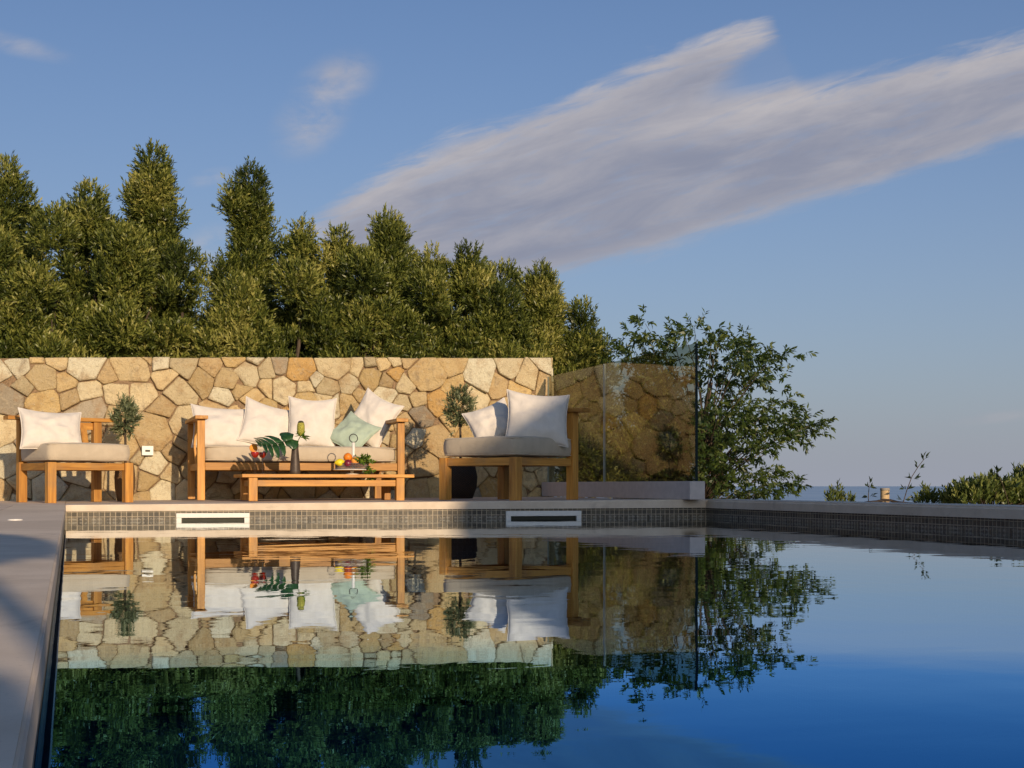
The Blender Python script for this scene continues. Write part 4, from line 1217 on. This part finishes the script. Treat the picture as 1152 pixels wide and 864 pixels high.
def shade_bush(cx, cy, r, label, seed):  # unseen caster, set back along the sun from its deck shadow
    """clipped ball in a pot on the near deck; its shadow falls across the left deck"""
    Y = -2.2; t = (cy - Y) / SD.y
    p = Vector((cx, cy, .11)) - SD * t
    root = empty('shade_topiary', (p.x, Y, .111), 0, label, 'potted tree', 'unseen clipped topiary balls added to shade the deck')
    ph = min(.45, p.z * .4)
    bm = bmesh.new(); lathe(bm, [(0, 0), (.16, 0), (.20, ph), (.17, ph), (.16, ph * .88), (0, ph * .88)], 24); obj('pot', bm, mat_simple('terracotta', (.42, .19, .10), .85, .15), root, True)
    bm = bmesh.new(); tube(bm, [(0, 0, ph * .8), (0.01, 0, p.z - .11)], .02, 8); obj('trunk', bm, BARK, root)
    rn = np.random.default_rng(seed); n = 2200
    u = rn.normal(0, 1, (n, 3)); u /= np.linalg.norm(u, axis=1, keepdims=True)
    pts = u * rn.uniform(.55, 1, (n, 1)) * r * np.array([1, 1, .86]) + np.array([0, 0, p.z - .11])
    foliage('crown', pts, u + np.array([0, 0, .2]), 9, .05, .04, .02, DARK_LEAF, root, .8, 0, seed)
shade_bush(-.29, 3.45, .19, 'unseen clipped ball tree on a tall stem, added to shade the left deck', 61)
shade_bush(-.20, .80, .125, 'unseen lower clipped ball tree in a pot, added to shade the left deck', 62)

# ================================================================== WORLD, SUN, CAMERA
world = bpy.data.worlds.new('World'); scene.world = world; world.use_nodes = True
nt = world.node_tree; nt.nodes.clear(); b = NB(nt)
wo = b.n('ShaderNodeOutputWorld'); bg = b.n('ShaderNodeBackground')
sky = b.n('ShaderNodeTexSky'); sky.sky_type = 'NISHITA'; sky.sun_disc = False
sky.sun_elevation = EL; sky.sun_rotation = PI + AZ
sky.altitude = 60; sky.air_density = 1.0; sky.dust_density = 1.6; sky.ozone_density = 2.2
tc = b.n('ShaderNodeTexCoord'); dirv = tc.outputs['Generated']
def dot(vec):
    nd = b.n('ShaderNodeVectorMath', operation='DOT_PRODUCT'); b.l(dirv, nd.inputs[0]); nd.inputs[1].default_value = vec
    return nd.outputs['Value']
f_ = b.math('MAXIMUM', dot((SN, CS, 0)), .02)
u = b.math('DIVIDE', dot((CS, -SN, 0)), f_); v = b.math('DIVIDE', dot((0, 0, 1)), f_)
front = b.smooth(dot((SN, CS, 0)), .05, .35)
# photo-like units of the sky patch: x right, y down, in thousandths
X = b.math('MULTIPLY_ADD', u, F, 576.); Yp = b.math('MULTIPLY_ADD', v, -F, HOR)
def curve(xsock, pts, x0, x1, y0, y1):
    nd = b.n('ShaderNodeFloatCurve'); c = nd.mapping.curves[0]
    P = [((x - x0) / (x1 - x0), (y - y0) / (y1 - y0)) for x, y in pts]
    while len(c.points) < len(P): c.points.new(.5, .5)
    for pt, q in zip(c.points, P): pt.location = q; pt.handle_type = 'AUTO'
    nd.mapping.update()
    t = b.math('DIVIDE', b.math('SUBTRACT', xsock, x0), x1 - x0, clamp=True)
    b.l(t, nd.inputs['Value']); return b.math('MULTIPLY_ADD', nd.outputs[0], y1 - y0, y0)
# streak coordinates: along the wind (rising to the right), across it
ca, sa = math.cos(rad(16)), math.sin(rad(16))
al = b.math('SUBTRACT', b.math('MULTIPLY', X, ca), b.math('MULTIPLY', Yp, sa))
ac = b.math('ADD', b.math('MULTIPLY', X, sa), b.math('MULTIPLY', Yp, ca))
def streak(sa_, sc_, det=5, rough=.6, dist=.4, z=0.):
    cm = b.n('ShaderNodeCombineXYZ'); b.l(b.math('MULTIPLY', al, sa_), cm.inputs[0]); b.l(b.math('MULTIPLY', ac, sc_), cm.inputs[1]); cm.inputs[2].default_value = z
    return b.noise(cm.outputs[0], 1.0, det, rough, dist)
n1 = streak(.006, .022); n2 = streak(.012, .075, 5, .62, .5, 3.); n3 = streak(.0035, .012, 3, .5, .3, 7.)
UP = curve(X, [(250, 300), (320, 256), (400, 208), (460, 174), (520, 146), (600, 122), (680, 86), (740, 58), (800, 34), (858, 22), (882, 46), (905, 84), (962, 78), (1020, 66), (1100, 49), (1200, 20), (1400, -34)], 250, 1400, -100, 400)
LO = curve(X, [(250, 262), (330, 270), (400, 306), (480, 330), (560, 327), (640, 312), (720, 292), (800, 268), (900, 236), (1000, 208), (1100, 176), (1200, 142), (1400, 80)], 250, 1400, -100, 400)
jit = b.math('MULTIPLY', b.math('SUBTRACT', n2, .5), 46.)
jit2 = b.math('MULTIPLY', b.math('SUBTRACT', n1, .5), 30.)
j = b.math('ADD', jit, jit2)
top_in = b.smooth(b.math('ADD', b.math('SUBTRACT', Yp, UP), j), -6., 26.)
bot_in = b.smooth(b.math('ADD', b.math('SUBTRACT', LO, Yp), b.math('MULTIPLY', j, .55)), -4., 22.)
body = b.math('MULTIPLY', top_in, bot_in)
# soft blue notch between the two lobes
jn = b.math('MULTIPLY', j, .55)
nA = b.math('ADD', b.math('MULTIPLY_ADD', X, -.72, 94 + .72 * 790), jn); nB = b.math('ADD', b.math('MULTIPLY_ADD', X, -.23, 127 + .23 * 766), jn)
notch = b.math('MULTIPLY', b.math('MULTIPLY', b.smooth(X, 770., 850.), b.smooth(X, 1060., 960.)), b.math('MULTIPLY', b.smooth(b.math('SUBTRACT', Yp, nA), -8., 20.), b.smooth(b.math('SUBTRACT', nB, Yp), -8., 18.)))
body = b.math('MULTIPLY', body, b.math('SUBTRACT', 1.0, b.math('MULTIPLY', notch, .9)))
thin = b.smooth(n2, .28, .52, .76, 1.0)
body = b.math('MULTIPLY', body, thin)
def puff(cx, cy, rx, ry, rot, amt, nz, lo, hi):
    c, s_ = math.cos(rot), math.sin(rot)
    dx = b.math('SUBTRACT', X, cx); dy = b.math('SUBTRACT', Yp, cy)
    p = b.math('DIVIDE', b.math('ADD', b.math('MULTIPLY', dx, c), b.math('MULTIPLY', dy, s_)), rx)
    q = b.math('DIVIDE', b.math('SUBTRACT', b.math('MULTIPLY', dy, c), b.math('MULTIPLY', dx, s_)), ry)
    r = b.math('SQRT', b.math('ADD', b.math('MULTIPLY', p, p), b.math('MULTIPLY', q, q)))
    m = b.smooth(r, 1.0, .1)
    return b.math('MULTIPLY', b.math('MULTIPLY', m, b.smooth(nz, lo, hi)), amt)
cm = b.n('ShaderNodeCombineXYZ'); b.l(b.math('MULTIPLY', X, .016), cm.inputs[0]); b.l(b.math('MULTIPLY', Yp, .030), cm.inputs[1])
wn = b.noise(cm.outputs[0], 1., 6, .6, .25)
wisps = b.math('MAXIMUM', b.math('MAXIMUM', puff(376, 94, 64, 40, rad(-28), .75, wn, .25, .7), puff(350, 136, 62, 44, rad(-40), .7, wn, .25, .7)), puff(240, 200, 36, 14, rad(-12), .35, wn, .35, .65))
wisps = b.math('MAXIMUM', wisps, puff(15, 50, 95, 16, rad(14), .45, n1, .35, .65))
wisps = b.math('MAXIMUM', wisps, puff(235, 285, 46, 36, rad(-35), .55, wn, .35, .65))
wisps = b.math('MAXIMUM', wisps, puff(1110, 470, 130, 10, rad(-4), .35, n1, .35, .6))
alpha = b.math('MULTIPLY', b.math('MULTIPLY', b.math('MAXIMUM', body, wisps), front), .93)
# cloud tone: pale rim at the upper edge, grey mauve body
rim = b.smooth(b.math('ADD', b.math('SUBTRACT', Yp, UP), jit), 70., 5.)
rimB = b.math('MULTIPLY', b.smooth(b.math('ADD', b.math('ABSOLUTE', b.math('SUBTRACT', Yp, b.math('ADD', nB, 6.0))), jit), 55., 5.), b.math('MULTIPLY', b.smooth(X, 640., 860.), b.smooth(X, 1080., 940.)))
rim = b.math('MAXIMUM', b.math('MULTIPLY', rim, b.smooth(b.math('ABSOLUTE', b.math('SUBTRACT', X, 895.)), 8., 40.)), rimB)
lowrim = b.smooth(b.math('ADD', b.math('SUBTRACT', LO, Yp), jit2), 34., 4.)
tone = b.math('ADD', b.math('MULTIPLY', b.smooth(n1, .3, .75), .45), b.math('ADD', b.math('MULTIPLY', rim, .62), b.math('MULTIPLY', lowrim, .28)), clamp=True)
SKY_S = .086
ccol = b.mix(tone, (.26, .275, .355, 1), (.53, .495, .50, 1))
scaled = b.n('ShaderNodeVectorMath', operation='SCALE'); b.l(sky.outputs[0], scaled.inputs[0]); scaled.inputs['Scale'].default_value = SKY_S
skyc = b.mix(1.0, scaled.outputs[0], (.79, .955, 1.23, 1), 'MULTIPLY')
# hazy mauve belt above the sea
el = b.math('ARCSINE', b.math('MINIMUM', dot((0, 0, 1)), .999))
belt = b.math('POWER', 2.718, b.math('MULTIPLY', b.math('ABSOLUTE', el), -5.5))
skyc = b.mix(b.math('MULTIPLY', belt, .86), skyc, (.36, .38, .455, 1))
final = b.mix(alpha, skyc, ccol)
b.l(final, bg.inputs[0]); bg.inputs[1].default_value = 1.0
b.l(bg.outputs[0], wo.inputs[0])

sl = bpy.data.lights.new('sun', 'SUN'); sl.energy = 4.4; sl.angle = rad(.53); sl.color = (1.0, .77, .52)
so = bpy.data.objects.new('sun', sl); COL.objects.link(so); so.rotation_euler = SD.to_track_quat('-Z', 'Y').to_euler(); so.location = (3, -8, 9)

cam = bpy.data.cameras.new('camera'); co = bpy.data.objects.new('camera', cam); COL.objects.link(co)
co.location = (0, 0, CZ); co.rotation_euler = (PI / 2, 0, -YAW)
cam.sensor_width = 36; cam.lens = F / 1152 * 36; cam.shift_x = 0; cam.shift_y = (HOR - 432) / 1152
cam.clip_start = .05; cam.clip_end = 120000
scene.camera = co
vs = scene.view_settings; vs.view_transform = 'Standard'; vs.look = 'None'; vs.exposure = 0.0; vs.gamma = 1.0; vs.use_curve_mapping = False
scene.render.engine = 'CYCLES'
cy = scene.cycles; cy.use_denoising = True; cy.max_bounces = 10; cy.transparent_max_bounces = 24; cy.glossy_bounces = 6; cy.sample_clamp_indirect = 6; cy.caustics_reflective = False; cy.caustics_refractive = False
try: cy.denoiser = 'OPENIMAGEDENOISE'
except Exception: pass
